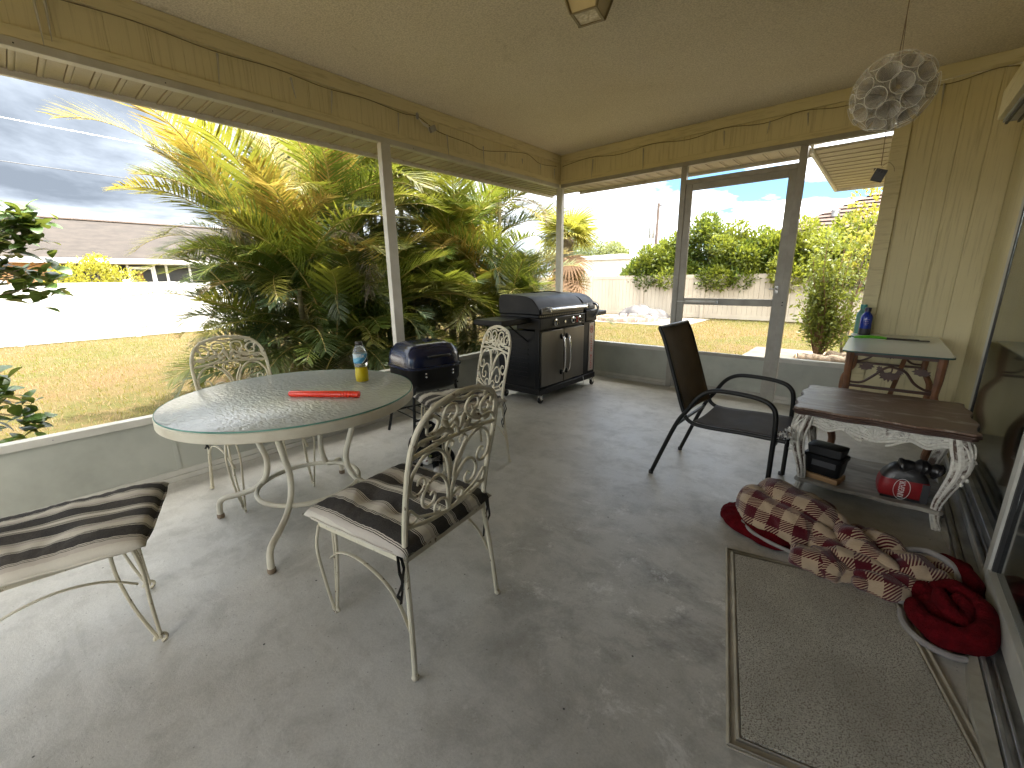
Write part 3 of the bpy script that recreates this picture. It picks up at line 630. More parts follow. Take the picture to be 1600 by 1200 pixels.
# white shed, far trees, power pole and lines
sh = thing('shed', 'white shed with grey roll-up door beyond the back fence', 'shed', (-15.9, 28, GZ))
def shb(nm, p, q, mt): m_ = MB(); m_.b2(p, q); return m_.build(nm, mt, sh)
shb('wall', (-3.4, 0, 0), (2.5, 6, 2.75), M_WHITE); shb('door_frame', (-0.75, -0.05, 0), (1.65, -0.002, 2.62), M_WHITE)
M_ROLL = pm('grey_roll_door', (0.52, 0.56, 0.56), (0.46, 0.5, 0.5), 3, 0.4)
for k in range(9): shb('door_slat', (-0.6, -0.075, 0.05+k*0.28), (1.5, -0.052, 0.05+k*0.28+0.265), M_ROLL)
m_ = MB(); m_.prism([(-3.7, -0.3, 2.75), (2.8, -0.3, 2.75), (2.8, -0.3, 2.95), (1.9, -0.3, 3.08), (-3.7, -0.3, 3.0)], (0, 6.6, 0)); m_.build('roof', M_WHITE, sh)
tree('far_tree', 'hazy grey green tree left of the white shed roof', 'tree', (-23.0, 36, GZ), [(0, 0, 3.4, 2.2, 1.6, 1.6), (1.6, 0, 3.9, 1.3, 1.2, 1.2), (-1.8, 0, 4.4, 1.6, 1.2, 1.4)], 4200, 0.26, L_OAK, 0.15)
tree('far_tree', 'rounded yellow green tree above the white shed', 'tree', (-19.2, 36.5, GZ), [(0, 0, 3.1, 1.7, 1.2, 1.2), (.9, 0, 2.9, 1.0, 1.0, 1.0), (0, 0, 3.9, 1.0, 1, .7)], 3200, 0.26, L_OAK, 0.15)
tree('garden_shrub', 'small bright shrub in front of the shed door behind the fence', 'shrub', (-11.9, 17.9, GZ), [(0, 0, 1.6, .45, .4, .4), (-.3, 0, 1.5, .4, .4, .35)], 900, 0.12, L_HEDGE, 0.04)
M_POLE = pm('weathered_pole', (0.12, 0.09, 0.075), (0.08, 0.06, 0.05), 6, 0.9, stretch=(4, 4, .5))
up_ = thing('utility_pole', 'wooden utility pole with transformer above the hedge', 'pole', (-16.7, 40, GZ))
m_ = MB(); m_.tube([(0, 0, 0), (0.05, 0, 8.0)], [0.17, 0.12], 10); m_.build('pole', M_POLE, up_)
m_ = MB(); m_.lathe([(0.26, 0), (0.28, 0.05), (0.28, 0.95), (0.2, 1.02), (0.05, 1.04)], 14, (-0.45, 0, 5.0)); tr = m_.build('transformer', M_RIB, up_)
m_ = MB(); m_.tube([(-0.45, 0, 6.0), (-0.45, 0, 6.25)], 0.05, 8); m_.build('bushing', M_WHITE, tr)
m_ = MB(); m_.tube([(0, 0, 7.3), (-0.5, 0, 7.5), (-0.55, 0, 7.1)], 0.04, 6); m_.build('cutout_arm', M_RIB, up_)
m_ = MB(); m_.bar((0.0, 0.1, 7.8), (0.7, 0.1, 7.8), 0.09, 0.1); m_.build('crossarm', M_POLE, up_)
M_WIRE = pm('grey_cable', (0.02, 0.02, 0.025), (0.03, 0.03, 0.03), 3, 0.6); M_WIREL = pm('bare_bright_cable', (0.62, 0.63, 0.66), (0.5, 0.5, 0.52), 3, 0.4, 0.3)
def wire(label, p, q, r, mt, sag=0.4):
    pts = [Vector(p).lerp(Vector(q), i/24) - Vector((0, 0, sag*4*(i/24)*(1-i/24))) for i in range(25)]
    m_ = MB(); m_.tube(pts, r, 5); return tag(m_.build('power_line', mt), label, 'cable', 'power lines')
wire('pale upper power line crossing the cloudy sky', (-26, -14, 7.9), (-26, 34, 7.3), 0.016, M_WIREL, 0.35)
wire('dark lower power line crossing the cloudy sky above the tan house', (-25, -14, 6.1), (-25, 34, 5.6), 0.014, M_WIRE, 0.3)
wire('thin power line from the top of the utility pole', (-26, 41, 8.6), (-16.2, 40, 7.5), 0.02, M_WIRE, 0.2)
wire('low power line behind the utility pole', (-30, 44, 5.0), (-12, 41, 4.2), 0.02, M_WIRE, 0.2)

# concrete slab outside the screen door, fire ring, tarp
M_SLAB = pm('mossy_slab', (0.13, 0.108, 0.085), (0.065, 0.055, 0.042), 2.2, 0.9, bump=0.4, bscale=20)
b = MB(); b.b2((-1.9, YF+0.13, GZ-0.1), (-0.12, 10.3, GZ+0.05)); struct(b.build('path_slab', M_SLAB, bevel=0.01))
b = MB(); b.b2((-8.6, 13.4, GZ-0.1), (-4.6, 16.3, GZ+0.03)); struct(b.build('yard_pad', pm('pale_pad', (0.20, 0.175, 0.145), (0.13, 0.11, 0.09), 3, 0.9), bevel=0.01))
M_STONE = pm('pale_stone', (0.34, 0.30, 0.26), (0.22, 0.14, 0.11), 5, 0.9, bump=0.5, bscale=20)
fr = thing('fire_ring', 'low ring of pale and reddish stones on the pad by the back fence', 'fire ring', (-6.9, 14.4, GZ+0.03))
st = MB(); st.box((0, 0, 0.07), (0.30, 0.18, 0.14), taper=0.85); sm = st.mesh('stone', M_STONE)
for k in range(18):
    a = 2*math.pi*k/18; o = link('stone', sm, fr, (1.0*math.cos(a), 0.85*math.sin(a), 0), (0, 0, a+math.pi/2+RND.uniform(-.1, .1)), (1, 1, RND.uniform(.8, 1.3)))
m_ = MB(); m_.ell((0, 0, 0.02), (0.85, 0.7, 0.05), 20, 6); m_.build('ash', pm('ash_soil', (0.28, 0.20, 0.17), (0.2, 0.15, 0.12), 6, 0.95), fr)
def heap(name, lobes, n=46, amp=0.02, seed=3):
    """rounded sheet draped over lobes (height field on an ellipse)"""
    r_ = random.Random(seed); V = []; F = []
    for i in range(n+1):
        for j in range(n+1):
            u, v = 2*i/n-1, 2*j/n-1; z = 0
            for cx, cy, rx, ry, h in lobes:
                d = ((u-cx)/rx)**2+((v-cy)/ry)**2; z = max(z, h*max(0, 1-d)**0.55)
            z += amp*math.sin(9*u+3*v+2*math.sin(5*v))*(1 if z > 0 else 0) + r_.uniform(-amp, amp)*0.15
            V.append((u, v, max(z, 0)))
    for i in range(n):
        for j in range(n): a = i*(n+1)+j; F.append((a, a+n+1, a+n+2, a+1))
    return V, F
V, F = heap('tarp', [(-.1, 0, .55, .8, .42), (.35, .1, .55, .7, .30), (-.45, 0, .4, .6, .3)], 40, .03)
m_ = MB(); m_.add([(x*1.15, y*0.7, z*1.05) for x, y, z in V], F); o = m_.build('tarp_heap', pm('grey_tarp', (0.05, 0.046, 0.046), (0.03, 0.028, 0.03), 5, 0.6)); o.location = (-7.0, 15.9, GZ+0.032)
tag(o, 'grey tarp heaped by the back fence behind the fire ring', 'tarp')

# loose shrub and logs by the house corner
sbr = thing('garden_bush', 'loose yellow green bush with thin stems beside the slab and logs', 'bush', (-0.78, 9.5, GZ))
mb = MB(); tips = []
for k in range(32):
    a = RND.uniform(0, 2*math.pi); h = RND.uniform(0.7, 2.15); r_ = RND.uniform(0.15, 0.85)*(0.5+0.35*h/2)
    t = (math.cos(a)*r_+0.10*h, math.sin(a)*r_*0.8, h); tips.append(t)
branches(mb, (0.02, 0, 0), tips, 0.016, 0.06); mb.build('stems', pm('reddish_twig', (0.22, 0.12, 0.06), (0.15, 0.09, 0.05), 8, 0.7), sbr)
lob = []
for t in tips:
    for s_ in (1.0, 0.8, 0.6, 0.42):
        lob.append((t[0]*s_+RND.uniform(-.08, .08), t[1]*s_, t[2]*s_, .18, .18, .15))
V, F = leaf_cloud(lob, 4600, 0.085, 0.45, 0.95, 0.1); stuff(link('leaves', np_mesh('leaves', V, F, L_BUSH), sbr))
tree('garden_bush', 'tall bright vine like bush reaching up to the house eave', 'bush', (-0.42, 9.9, GZ), [(0.05, 0, 2.3, .32, .3, .45), (.1, 0, 1.9, .3, .3, .4), (-.05, 0, 2.75, .18, .2, .25), (.15, 0, 3.0, .25, .2, .15)], 420, 0.11, L_BUSH, 0.02)
M_LOG = pm('log_bark', (0.15, 0.11, 0.075), (0.07, 0.055, 0.04), 10, 0.95, bump=0.8, bscale=24, bdist=0.02); M_LOGE = pm('log_cut', (0.50, 0.38, 0.24), (0.36, 0.26, 0.16), 9, 0.85)
for lb, loc, rz, L_, r_ in (('short log with pale sawn end beside the slab', (-0.62, 8.75, GZ+0.13), 0.25, 0.75, 0.095), ('knobbly log lying behind the sawn one', (-0.22, 9.0, GZ+0.14), -0.5, 0.8, 0.10), ('thin log at the foot of the garden bush', (-0.5, 9.15, GZ+0.10), 0.05, 0.9, 0.06)):
    lg = thing('log', lb, 'log', loc, rz, 'logs by the garden bush'); m_ = MB(); k = 9
    m_.tube([(-L_/2+L_*i/k, 0.02*math.sin(i), 0.012*math.cos(2*i)) for i in range(k+1)], [r_*(1+0.08*math.sin(2.2*i)) for i in range(k+1)], 12); m_.build('bark', M_LOG, lg)
    m_ = MB(); m_.tube([(-L_/2-0.006, 0, 0.012), (-L_/2+0.004, 0, 0.012)], r_*0.9, 14); m_.build('cut_end', M_LOGE, lg)

# ------------------------------------------------------------------ palms
def frond_mesh(name, L=1.9, droop=1.3, nl=58, ll=0.55, wl=0.0112, dead=False, seed=0, mats=None, tipcurl=0.5):
    g = np.random.default_rng(seed); k = 16
    ang = -droop*np.linspace(0, 1, k+1)**1.5; ds = L/k
    x = np.r_[0, np.cumsum(np.cos(ang[:-1])*ds)]; z = np.r_[0, np.cumsum(np.sin(ang[:-1])*ds)]; y = 0.05*L*np.sin(np.linspace(0, 2.2, k+1)+g.uniform(0, 3))*np.linspace(0, 1, k+1)
    mb = MB(); mb.tube([(x[i], y[i], z[i]) for i in range(k+1)], [0.013*(1-0.85*i/k)+0.0015 for i in range(k+1)], 5)
    ns = len(mb.v); Vs = [np.array([tuple(v) for v in mb.v])]; Fs = [np.array([f for f in mb.f if len(f) == 4])]
    t = np.linspace(0.13, 0.995, nl); t = np.r_[t, t]; s = np.r_[np.ones(nl), -np.ones(nl)]; n = len(t)
    t = np.clip(t+g.normal(0, 0.004, n), 0.1, 1.0)
    i = np.minimum((t*k).astype(int), k-1); fr = t*k-i
    P = np.c_[x[i]+(x[i+1]-x[i])*fr, y[i]+(y[i+1]-y[i])*fr, z[i]+(z[i+1]-z[i])*fr]
    a = ang[i]; T = np.c_[np.cos(a), np.zeros(n), np.sin(a)]; U = np.c_[-np.sin(a), np.zeros(n), np.cos(a)]; S = np.c_[np.zeros(n), s, np.zeros(n)]
    fw = 0.55+0.9*t**2+g.normal(0, 0.10, n); upw = g.uniform(0.15, 0.5, n)*(0.3 if dead else 1)
    D = T*fw[:, None]+S+U*upw[:, None]+g.normal(0, 0.25 if dead else 0.05, (n, 3)); D /= np.linalg.norm(D, axis=1)[:, None]
    ln = ll*(np.sin(np.pi*np.clip(0.12+0.83*t, 0, 1))**0.6)*g.uniform(0.85, 1.1, n)*(g.uniform(0.5, 1.0, n) if dead else 1)
    W = np.cross(D, U); W /= np.linalg.norm(W, axis=1)[:, None]
    if dead: W = W*np.cos(g.uniform(-1, 1, n))[:, None]+U*np.sin(g.uniform(-1, 1, n))[:, None]
    sec = [0.0, 0.3, 0.62, 1.0]; wp = [0.45, 1.0, 0.8, 0.08]; rows = []
    dr = (g.uniform(0.5, 1.2, n) if dead else g.uniform(0.10, 0.45, n))*tipcurl
    for q, w in zip(sec, wp):
        c = P+D*(ln*q)[:, None]; c[:, 2] -= dr*ln*q**2.2
        if dead: c += g.normal(0, 0.02, (n, 3))*q
        ww = W*(wl*w*(0.55 if dead else 1)*g.uniform(0.8, 1.2, n))[:, None]
        rows += [c-ww, c+ww]
    V = np.stack(rows, 1).reshape(-1, 3); base = np.arange(n)[:, None]*8+ns
    F = np.concatenate([base+np.array([[2*q, 2*q+1, 2*q+3, 2*q+2]]) for q in range(3)], 0)
    Vs.append(V); Fs.append(F); V = np.vstack(Vs); F = np.vstack(Fs); mi = np.r_[np.ones(len(Fs[0]), int), np.zeros(len(Fs[1]), int)]
    return np_mesh(name, V, F, mats, mi=mi)
FR = {}
for key, mt, st_, ps in (('y', L_PALM_Y, M_STALK, dict(droop=1.0, ll=0.52)), ('o', L_PALM_O, M_STALK, dict(droop=1.25, ll=0.50, wl=0.010)), ('g', L_PALM_G, M_STALK, dict(droop=1.2, ll=0.58)),
                         ('k', L_PALM_K, M_STALK, dict(droop=1.35, ll=0.58)), ('d', L_PALM_D, M_DSTALK, dict(droop=1.9, ll=0.48, dead=True, tipcurl=0.9))):
    FR[key] = [frond_mesh('frond_'+key, L=1.75+0.25*v, seed=10*ord(key)+v, mats=[mt, st_], **{**ps, 'droop': ps['droop']*(0.8+0.25*v)}) for v in range(3)]

def areca(label, loc, spread, n, heights, seed, aim=None):
    r_ = random.Random(seed); root = thing('areca_palm', label, 'palm', loc); stems = []
    for k in range(13):
        a = 2*math.pi*k/13+r_.uniform(-.2, .2); q = spread*math.sqrt(r_.random()); h = r_.uniform(*heights); b_ = (q*math.cos(a), q*math.sin(a))
        lean = r_.uniform(0.05, 0.35); top = (b_[0]*(1+lean), b_[1]*(1+lean), h); stems.append(top)
        m_ = MB(); pts = crom([(b_[0], b_[1], 0), (b_[0]*(1+lean*.3), b_[1]*(1+lean*.3), h*.5), top], 5)
        m_.tube(pts, [0.042-0.014*i/len(pts) + (0.004 if i % 2 else 0) for i in range(len(pts))], 8); m_.build('cane', M_CANE, root)
    for k in range(n):
        s_ = stems[k % len(stems)]; out = math.atan2(s_[1], s_[0]); f = r_.random(); hz = s_[2]-r_.uniform(0, 0.35)
        yaw = out+r_.gauss(0, 0.9); 
        if f < 0.42: el = r_.uniform(0.95, 1.45); key = 'y' if r_.random() < .45 else ('o' if r_.random() < .3 else 'g')
        elif f < 0.68: el = r_.uniform(0.45, 1.05); key = 'g' if r_.random() < .75 else 'y'
        else: el = r_.uniform(-0.1, 0.8); key = 'k' if r_.random() < .75 else 'g'; hz *= r_.uniform(0.35, 0.95)
        lf = 0.72 if (math.sin(yaw) < -.45 and el < 1.1 and seed == 5) else 1.0
        link('frond', FR[key][r_.randrange(3)], root, (s_[0]*0.9, s_[1]*0.9, hz), (r_.uniform(-.5, .5), -el, yaw), r_.uniform(0.66, 1.02)*(1.0 if f < 0.68 else 0.78)*lf)
    for k in range(int(n*0.55)):          # young fronds low down close the clump to the ground
        a = r_.uniform(0, 2*math.pi); q = spread*1.35*math.sqrt(r_.random()); key = 'k' if r_.random() < .6 else 'g'
        link('frond', FR[key][r_.randrange(3)], root, (q*math.cos(a), q*math.sin(a), r_.uniform(.1, 1.35)), (r_.uniform(-.5, .5), -r_.uniform(.35, 1.35), a+r_.gauss(0, .8)), r_.uniform(.5, .78))
    for k in range(n//14):
        s_ = stems[(3*k) % len(stems)]; a = math.atan2(s_[1], s_[0])+r_.gauss(0, .7)
        link('dead_frond', FR['d'][r_.randrange(3)], root, (s_[0]*.9, s_[1]*.9, s_[2]*r_.uniform(.4, 1.0)), (r_.uniform(-.8, .8), -r_.uniform(-.3, .9), a), r_.uniform(.45, .72))
    return root
areca('big clump of areca palm with orange yellow top fronds left of the white post', (-6.1, 2.78, GZ), 0.66, 190, (0.9, 2.85), 5)
areca('second areca palm clump between the white post and the porch corner', (-6.2, 5.75, GZ), 1.1, 192, (0.9, 3.25), 9)
areca('third areca palm clump rising behind the other two palms', (-7.6, 4.6, GZ), 0.8, 110, (1.4, 3.4), 21)

# fan palm behind the porch corner
def fan_leaf(mt, seed, n=26, R_=0.95):
    g = np.random.default_rng(seed); a = np.linspace(-1.9, 1.9, n)+g.normal(0, .03, n); rows = []
    d = np.c_[np.cos(a), np.sin(a), 0.10*np.abs(np.sin(a*2))]; w = np.c_[-np.sin(a), np.cos(a), np.zeros(n)]; r = R_*(1-0.12*np.abs(a/1.9))*g.uniform(.9, 1.05, n)
    for q, ww in ((0.05, .012), (0.45, .030), (0.8, .018), (1.0, .003)):
        c = d*(r*q)[:, None]+np.array([0.55, 0, 0]); c[:, 2] -= 0.45*r*q**2.5
        rows += [c-w*ww, c+w*ww]
    V = np.stack(rows, 1).reshape(-1, 3); b_ = np.arange(n)[:, None]*8; F = np.concatenate([b_+np.array([[2*q, 2*q+1, 2*q+3, 2*q+2]]) for q in range(3)], 0)
    m_ = MB(); m_.tube([(0, 0, 0), (0.3, 0, 0.03), (0.58, 0, 0)], [0.014, 0.01, 0.008], 5); V2 = np.array([tuple(v) for v in m_.v]); F2 = np.array([f for f in m_.f if len(f) == 4])+len(V)
    return np_mesh('fan_leaf', np.vstack([V, V2]), np.vstack([F, F2]), [mt, M_STALK], mi=np.r_[np.zeros(len(F), int), np.ones(len(F2), int)])
L_THATCH = mk_leaf('palm_thatch', (0.20, 0.12, 0.07), (0.28, 0.18, 0.11), 0.2, 0.8)
L_FAN = mk_leaf('fan_leaf_yellow_green', (0.12, 0.13, 0.02), (0.22, 0.19, 0.03), 0.4)
fg = [fan_leaf(L_FAN, s_) for s_ in range(3)]; fd = [fan_leaf(L_THATCH, 10+s_, 22, 0.8) for s_ in range(2)]
fp_ = thing('fan_palm', 'fan palm with brown thatch skirt just behind the porch corner post', 'palm', (-7.1, 10.7, GZ))
m_ = MB(); m_.tube([(0, 0, 0), (0.05, 0, 1.2), (0, 0, 2.6)], [0.2, 0.17, 0.19], 12); m_.build('trunk', M_BARK, fp_)
for k in range(22):
    link('fan_leaf', fg[k % 3], fp_, (0, 0, 2.55), (RND.uniform(-.4, .4), -RND.uniform(-.1, 1.2), k*2.4), RND.uniform(.62, .85))
for k in range(26):
    link('thatch_leaf', fd[k % 2], fp_, (0, 0, 2.5-RND.uniform(0, 1.0)), (RND.uniform(-.3, .3), RND.uniform(.8, 1.35), k*2.4), RND.uniform(.7, 1.0))

# broad-leaved shrub reaching in at the left edge of the view
def broad_leaf(seed):
    g = random.Random(seed); n = 6; V = []; F = []
    for i in range(n+1):
        t = i/n; w = 0.5*(math.sin(math.pi*min(t*0.93+0.04, 1))**0.75)*(0.55+0.6*t); zc = 0.10*math.sin(t*2.2)-0.12*t*t
        V += [(t, -w*0.62, zc+0.10*w), (t, 0, zc), (t, w*0.62, zc+0.10*w)]
    for i in range(n):
        for k in range(2): F.append((3*i+k, 3*i+k+1, 3*i+4+k, 3*i+3+k))
    m_ = MB(); m_.add(V, F); return m_.mesh('leaf', L_SHRUB)
bl = broad_leaf(1)
ls = thing('broad_leaf_shrub', 'dark green broad leaved shrub at the left edge of the view', 'shrub', (-4.95, -1.25, GZ))
tips = []
for k in range(26): tips.append((RND.uniform(-.12, .15), RND.uniform(1.05, 1.56), RND.uniform(1.55, 2.12)))
for k in range(10): tips.append((RND.uniform(-.1, .15), RND.uniform(.85, 1.22), RND.uniform(.45, .95)))
mb = MB(); branches(mb, (0, 0, 1.1), tips, 0.012, 0.05); mb.tube([(0, 0, 0), (0, 0, 1.12)], [.04, .03], 8); mb.build('stems', M_BARK, ls)
for t in tips:
    for k in range(12):
        a = 2.4*k+RND.uniform(-.4, .4); e_ = RND.uniform(-.5, .9)
        link('leaf', bl, ls, (t[0]+RND.uniform(-.05, .05), t[1]+RND.uniform(-.06, .06)-0.02*k*0.3, t[2]-0.014*k+RND.uniform(-.02, .02)), (RND.uniform(-.5, .5), -e_, a), RND.uniform(.10, .155))

# ------------------------------------------------------------------ furniture materials
def mk_iron():
    m = Mat('chipped_cream_iron'); n = m.noise(26, 6, 0.7); n2 = m.noise(5, 4, 0.6)
    c = m.mix(m.ramp(n2, [(0.35, 0.0), (0.7, 1.0)]), (0.62, 0.58, 0.45), (0.50, 0.45, 0.32))
    c = m.mix(m.ramp(n, [(0.60, 0.0), (0.66, 1.0)]), c, (0.12, 0.075, 0.04))
    m.col(c); m.set(Roughness=0.48, Specular_IOR_Level=0.45); m.bump(n, 0.25, 0.002); return m.m
M_IRON = mk_iron()
def mk_stripe():
    m = Mat('striped_cushion_cloth'); x = m.xyz()[0]
    f = m.math('FRACT', m.math('MULTIPLY', m.math('ABSOLUTE', x), 1/0.132))
    K, CR, GY = (0.018, 0.0175, 0.018), (0.58, 0.545, 0.46), (0.48, 0.435, 0.375)
    c = m.ramp(f, [(0.0, CR), (0.06, K), (0.085, CR), (0.105, K), (0.13, CR), (0.155, K), (0.60, CR), (0.622, K), (0.642, CR), (0.665, K), (0.685, GY), (0.82, CR)], 'CONSTANT')
    n = m.noise(7, 5, 0.65); c = m.mix(m.math('MULTIPLY', m.ramp(n, [(0.45, 0.0), (0.75, 1.0)]), 0.18), c, (0.24, 0.20, 0.16))
    c = m.mix(m.math('MULTIPLY', m.noise(220, 2, 0.5), 0.22), c, (0.30, 0.27, 0.23))
    m.col(c); m.set(Roughness=0.92, Specular_IOR_Level=0.15); m.bump(m.math('ADD', m.noise(38, 4, 0.6), m.math('MULTIPLY', m.noise(300, 2), 0.3)), 0.3, 0.006); return m.m
M_STRIPE = mk_stripe()
M_TIE = pm('black_tie_ribbon', (0.012, 0.012, 0.012), (0.02, 0.02, 0.02), 20, 0.7)

# ------------------------------------------------------------------ wrought-iron chairs
def back_pt(u, v): return (u, -0.205-0.17*v-0.10*v*v, 0.46+v)
def scroll(mb, pts, r=0.0058, k=6, n=7, taper=0.55):
    for s_ in (1, -1):
        P = crom([back_pt(s_*u, v) for u, v in pts], k); m = len(P); mb.tube(P, [r*(1-(1-taper)*max(0, (i/m-0.6)/0.4)) for i in range(m)], n)
def make_chair(label):
    t = thing('iron_chair', label, 'chair', (0, 0, 0), 0, 'wrought iron chairs round the table')
    # back hoop with rear legs
    m_ = MB(); hoop = [(-0.205, -0.208, 0.425)]
    hoop += [back_pt(u, v) for u, v in ((-.208, .12), (-.212, .30), (-.198, .40), (-.15, .465), (-.075, .492), (0, .50), (.075, .492), (.15, .465), (.198, .40), (.212, .30), (.208, .12))]
    hoop += [(0.205, -0.208, 0.425)]
    m_.tube(crom(hoop, 5), 0.0095, 9); m_.build('back_hoop', M_IRON, t)
    for s_ in (1, -1): m_ = MB(); m_.tube(crom([(s_*0.235, -0.245, 0.012), (s_*0.222, -0.232, 0.2), (s_*0.205, -0.208, 0.428)], 5), 0.0095, 9); m_.build('rear_leg', M_IRON, t)
    for s_ in (1, -1):
        m_ = MB(); m_.ell((s_*0.236, -0.247, 0.012), (0.014, 0.014, 0.012), 10, 6); m_.build('foot', M_IRON, t)
    m_ = MB(); m_.tube(crom([back_pt(-.21, .33), back_pt(-.1, .342), back_pt(0, .346), back_pt(.1, .342), back_pt(.21, .33)], 5), 0.0075, 8); m_.build('cross_bar', M_IRON, t)
    m_ = MB(); m_.tube(crom([back_pt(-.208, .085), back_pt(-.1, .055), back_pt(0, .048), back_pt(.1, .055), back_pt(.208, .085)], 5), 0.0075, 8); m_.build('bottom_bar', M_IRON, t)
    m_ = MB()
    scroll(m_, [(.004, .05), (.010, .14), (.020, .21), (.05, .285), (.10, .325), (.155, .315), (.192, .265), (.196, .215), (.175, .185), (.145, .19), (.132, .215), (.142, .24), (.162, .238), (.166, .222)])
    scroll(m_, [(.006, .10), (.022, .165), (.06, .215), (.10, .215), (.132, .18), (.135, .14), (.112, .115), (.085, .122), (.076, .145), (.088, .163), (.102, .155)])
    scroll(m_, [(.004, .06), (.018, .10), (.048, .115), (.07, .098), (.068, .075), (.05, .07), (.044, .084)], 0.005)
    scroll(m_, [(.03, .052), (.09, .075), (.15, .10), (.188, .14), (.196, .105), (.178, .085), (.155, .095), (.160, .112)], 0.005)
    scroll(m_, [(.008, .18), (.014, .24), (.036, .285), (.05, .315), (.034, .333), (.016, .322), (.020, .306)], 0.005)
    m_.build('back_scrolls', M_IRON, t)
    m_ = MB()
    scroll(m_, [(.205, .345), (.17, .375), (.10, .372), (.05, .395), (.02, .43), (.035, .462), (.075, .46), (.085, .43), (.062, .418), (.052, .436)], 0.0054, taper=.5)
    scroll(m_, [(.195, .36), (.185, .42), (.14, .45), (.105, .425), (.118, .392), (.148, .392), (.152, .415), (.136, .42)], 0.006, taper=.5)
    scroll(m_, [(.0, .352), (.02, .385), (.05, .365), (.085, .352), (.12, .36)], 0.006, taper=.4)
    scroll(m_, [(.0, .47), (.028, .478), (.06, .483), (.10, .470)], 0.006, taper=.3)
    for s_ in (1, -1):
        for u, v, a, l in ((.045, .372, .5, .026), (.09, .385, -.3, .03), (.125, .47, .6, .024), (.165, .435, 1.0, .024), (.018, .40, 1.1, .026), (.07, .405, .9, .02), (.155, .365, .2, .022)):
            c = Vector(back_pt(s_*u, v)); m_.ell(c, (l, 0.006, 0.011), 8, 6, Matrix.Rotation(-s_*a, 3, 'Y'))
    m_.build('crest_leaf_scrolls', M_IRON, t)
    # seat frame
    m_ = MB(); fr_ = [(-.205, -.208, .425), (.205, -.208, .425), (.225, .225, .425), (-.225, .225, .425)]
    for i in range(4): m_.bar(fr_[i], fr_[(i+1) % 4], 0.014, 0.018)
    for k in range(1, 7): m_.bar((-.205+.41*k/7, -.208, .430), (-.225+.45*k/7, .225, .430), 0.012, 0.004)
    m_.build('seat_frame', M_IRON, t)
    for s_ in (1, -1):      # hairpin front leg of three rods meeting in a curled foot
        m_ = MB(); fx, fy = s_*0.20, 0.235
        for dx, dy in ((s_*0.035, 0.0), (-s_*0.02, 0.0), (0.005*s_, -0.055)):
            m_.tube(crom([(fx+dx*0.9, fy+dy-0.012, .423), (fx+dx*1.25, fy+dy*1.2, .33), (fx+dx*0.85, fy+dy*.8, .18), (fx+dx*.15, fy+dy*.15+.004, .02)], 5), 0.0058, 7)
        cu = [(fx, fy+.002+.018*math.sin(a)*1.0, .020-.016*math.cos(a)) for a in [0.3*k for k in range(17)]]
        m_.tube(cu, 0.006, 6); m_.build('front_leg', M_IRON, t)
        m_ = MB(); m_.tube(crom([(s_*.226, -.236, .17), (s_*.224, -.15, .30), (s_*.222, 0.0, .352), (s_*.214, .13, .33), (s_*.206, .215, .27)], 5), 0.007, 7, flat=.5); m_.build('side_brace', M_IRON, t)
    return t
CH = [('cream scrollwork iron chair with its back to the camera, in front of the table', (-1.27, .84), 97.2),
      ('cream scrollwork iron chair by the grill, facing the camera', (-2.19, 1.985), 160.5),
      ('grey cream iron chair on the lawn side of the table, beside the low wall', (-2.87, .85), -90),
      ('iron chair at the left edge of the photo, only its seat and legs visible', (-2.07, -.10), -4.6)]
c0 = make_chair(CH[0][0]); chairs = [c0]
for lb, p, a in CH[1:]:
    o = copy_tree(c0); o['label'] = lb; chairs.append(o)
for o, (lb, p, a) in zip(chairs, CH): o.location = (p[0], p[1], 0); o.rotation_euler = (0, 0, rad(a))

def cushion_mesh(seed, W=0.245, D=0.26, n=40, th=0.046):
    g = random.Random(seed); V = []; F = []
    tuft = [(-.085, -.07), (.085, -.07), (-.085, .09), (.085, .09)] if seed != 3 else []
    def prof(u, v):      # 0 at the border, 1 inside
        return max(0.0, (1-abs(u)**4.5)*(1-abs(v)**4.5))**0.42
    for side in (1, -1):
        for i in range(n+1):
            for j in range(n+1):
                u, v = 2*i/n-1, 2*j/n-1; x, y = u*W*(1+0.05*v), v*D; p = prof(u, v); z = p*th
                if side > 0:
                    for tx, ty in tuft: z -= 0.026*math.exp(-((x-tx)**2+(y-ty)**2)/0.0014)
                    z += p*(0.004*math.sin(17*x+9*y+seed)+0.003*math.sin(31*y-13*x+2*seed)+0.002*math.sin(52*u*v+seed))
                else: z = p*th*0.55
                k = 1+0.005*math.sin(14*v+seed)+0.004*math.sin(23*u+1.3*seed); V.append((x*k, y*k, side*z))
    m = (n+1)**2
    for i in range(n):
        for j in range(n):
            a = i*(n+1)+j; F.append((a, a+n+1, a+n+2, a+1)); F.append((m+a, m+a+1, m+a+n+2, m+a+n+1))
    m_ = MB(); m_.add(V, F); me = m_.mesh('cushion', M_STRIPE, True, 180)
    bm = bmesh.new(); bm.from_mesh(me); bmesh.ops.remove_doubles(bm, verts=bm.verts, dist=1e-4); bm.to_mesh(me); bm.free(); me.shade_smooth(); return me
CU = [('black and cream striped cushion, tufted and stained, on the chair nearest the camera', 1, 0, 0.0, (0, 0), 'r'), ('striped cushion on the chair standing by the blue grill', 2, 1, 2.0, (0, 0), 'l'),
      ('striped cushion mostly hidden under the table, on the lawn side chair', 4, 2, 0.0, (0, 0), 'r'), ('smooth striped cushion lying askew at the left edge of the photo', 3, 3, -13, (0.03, 0.03), '')]
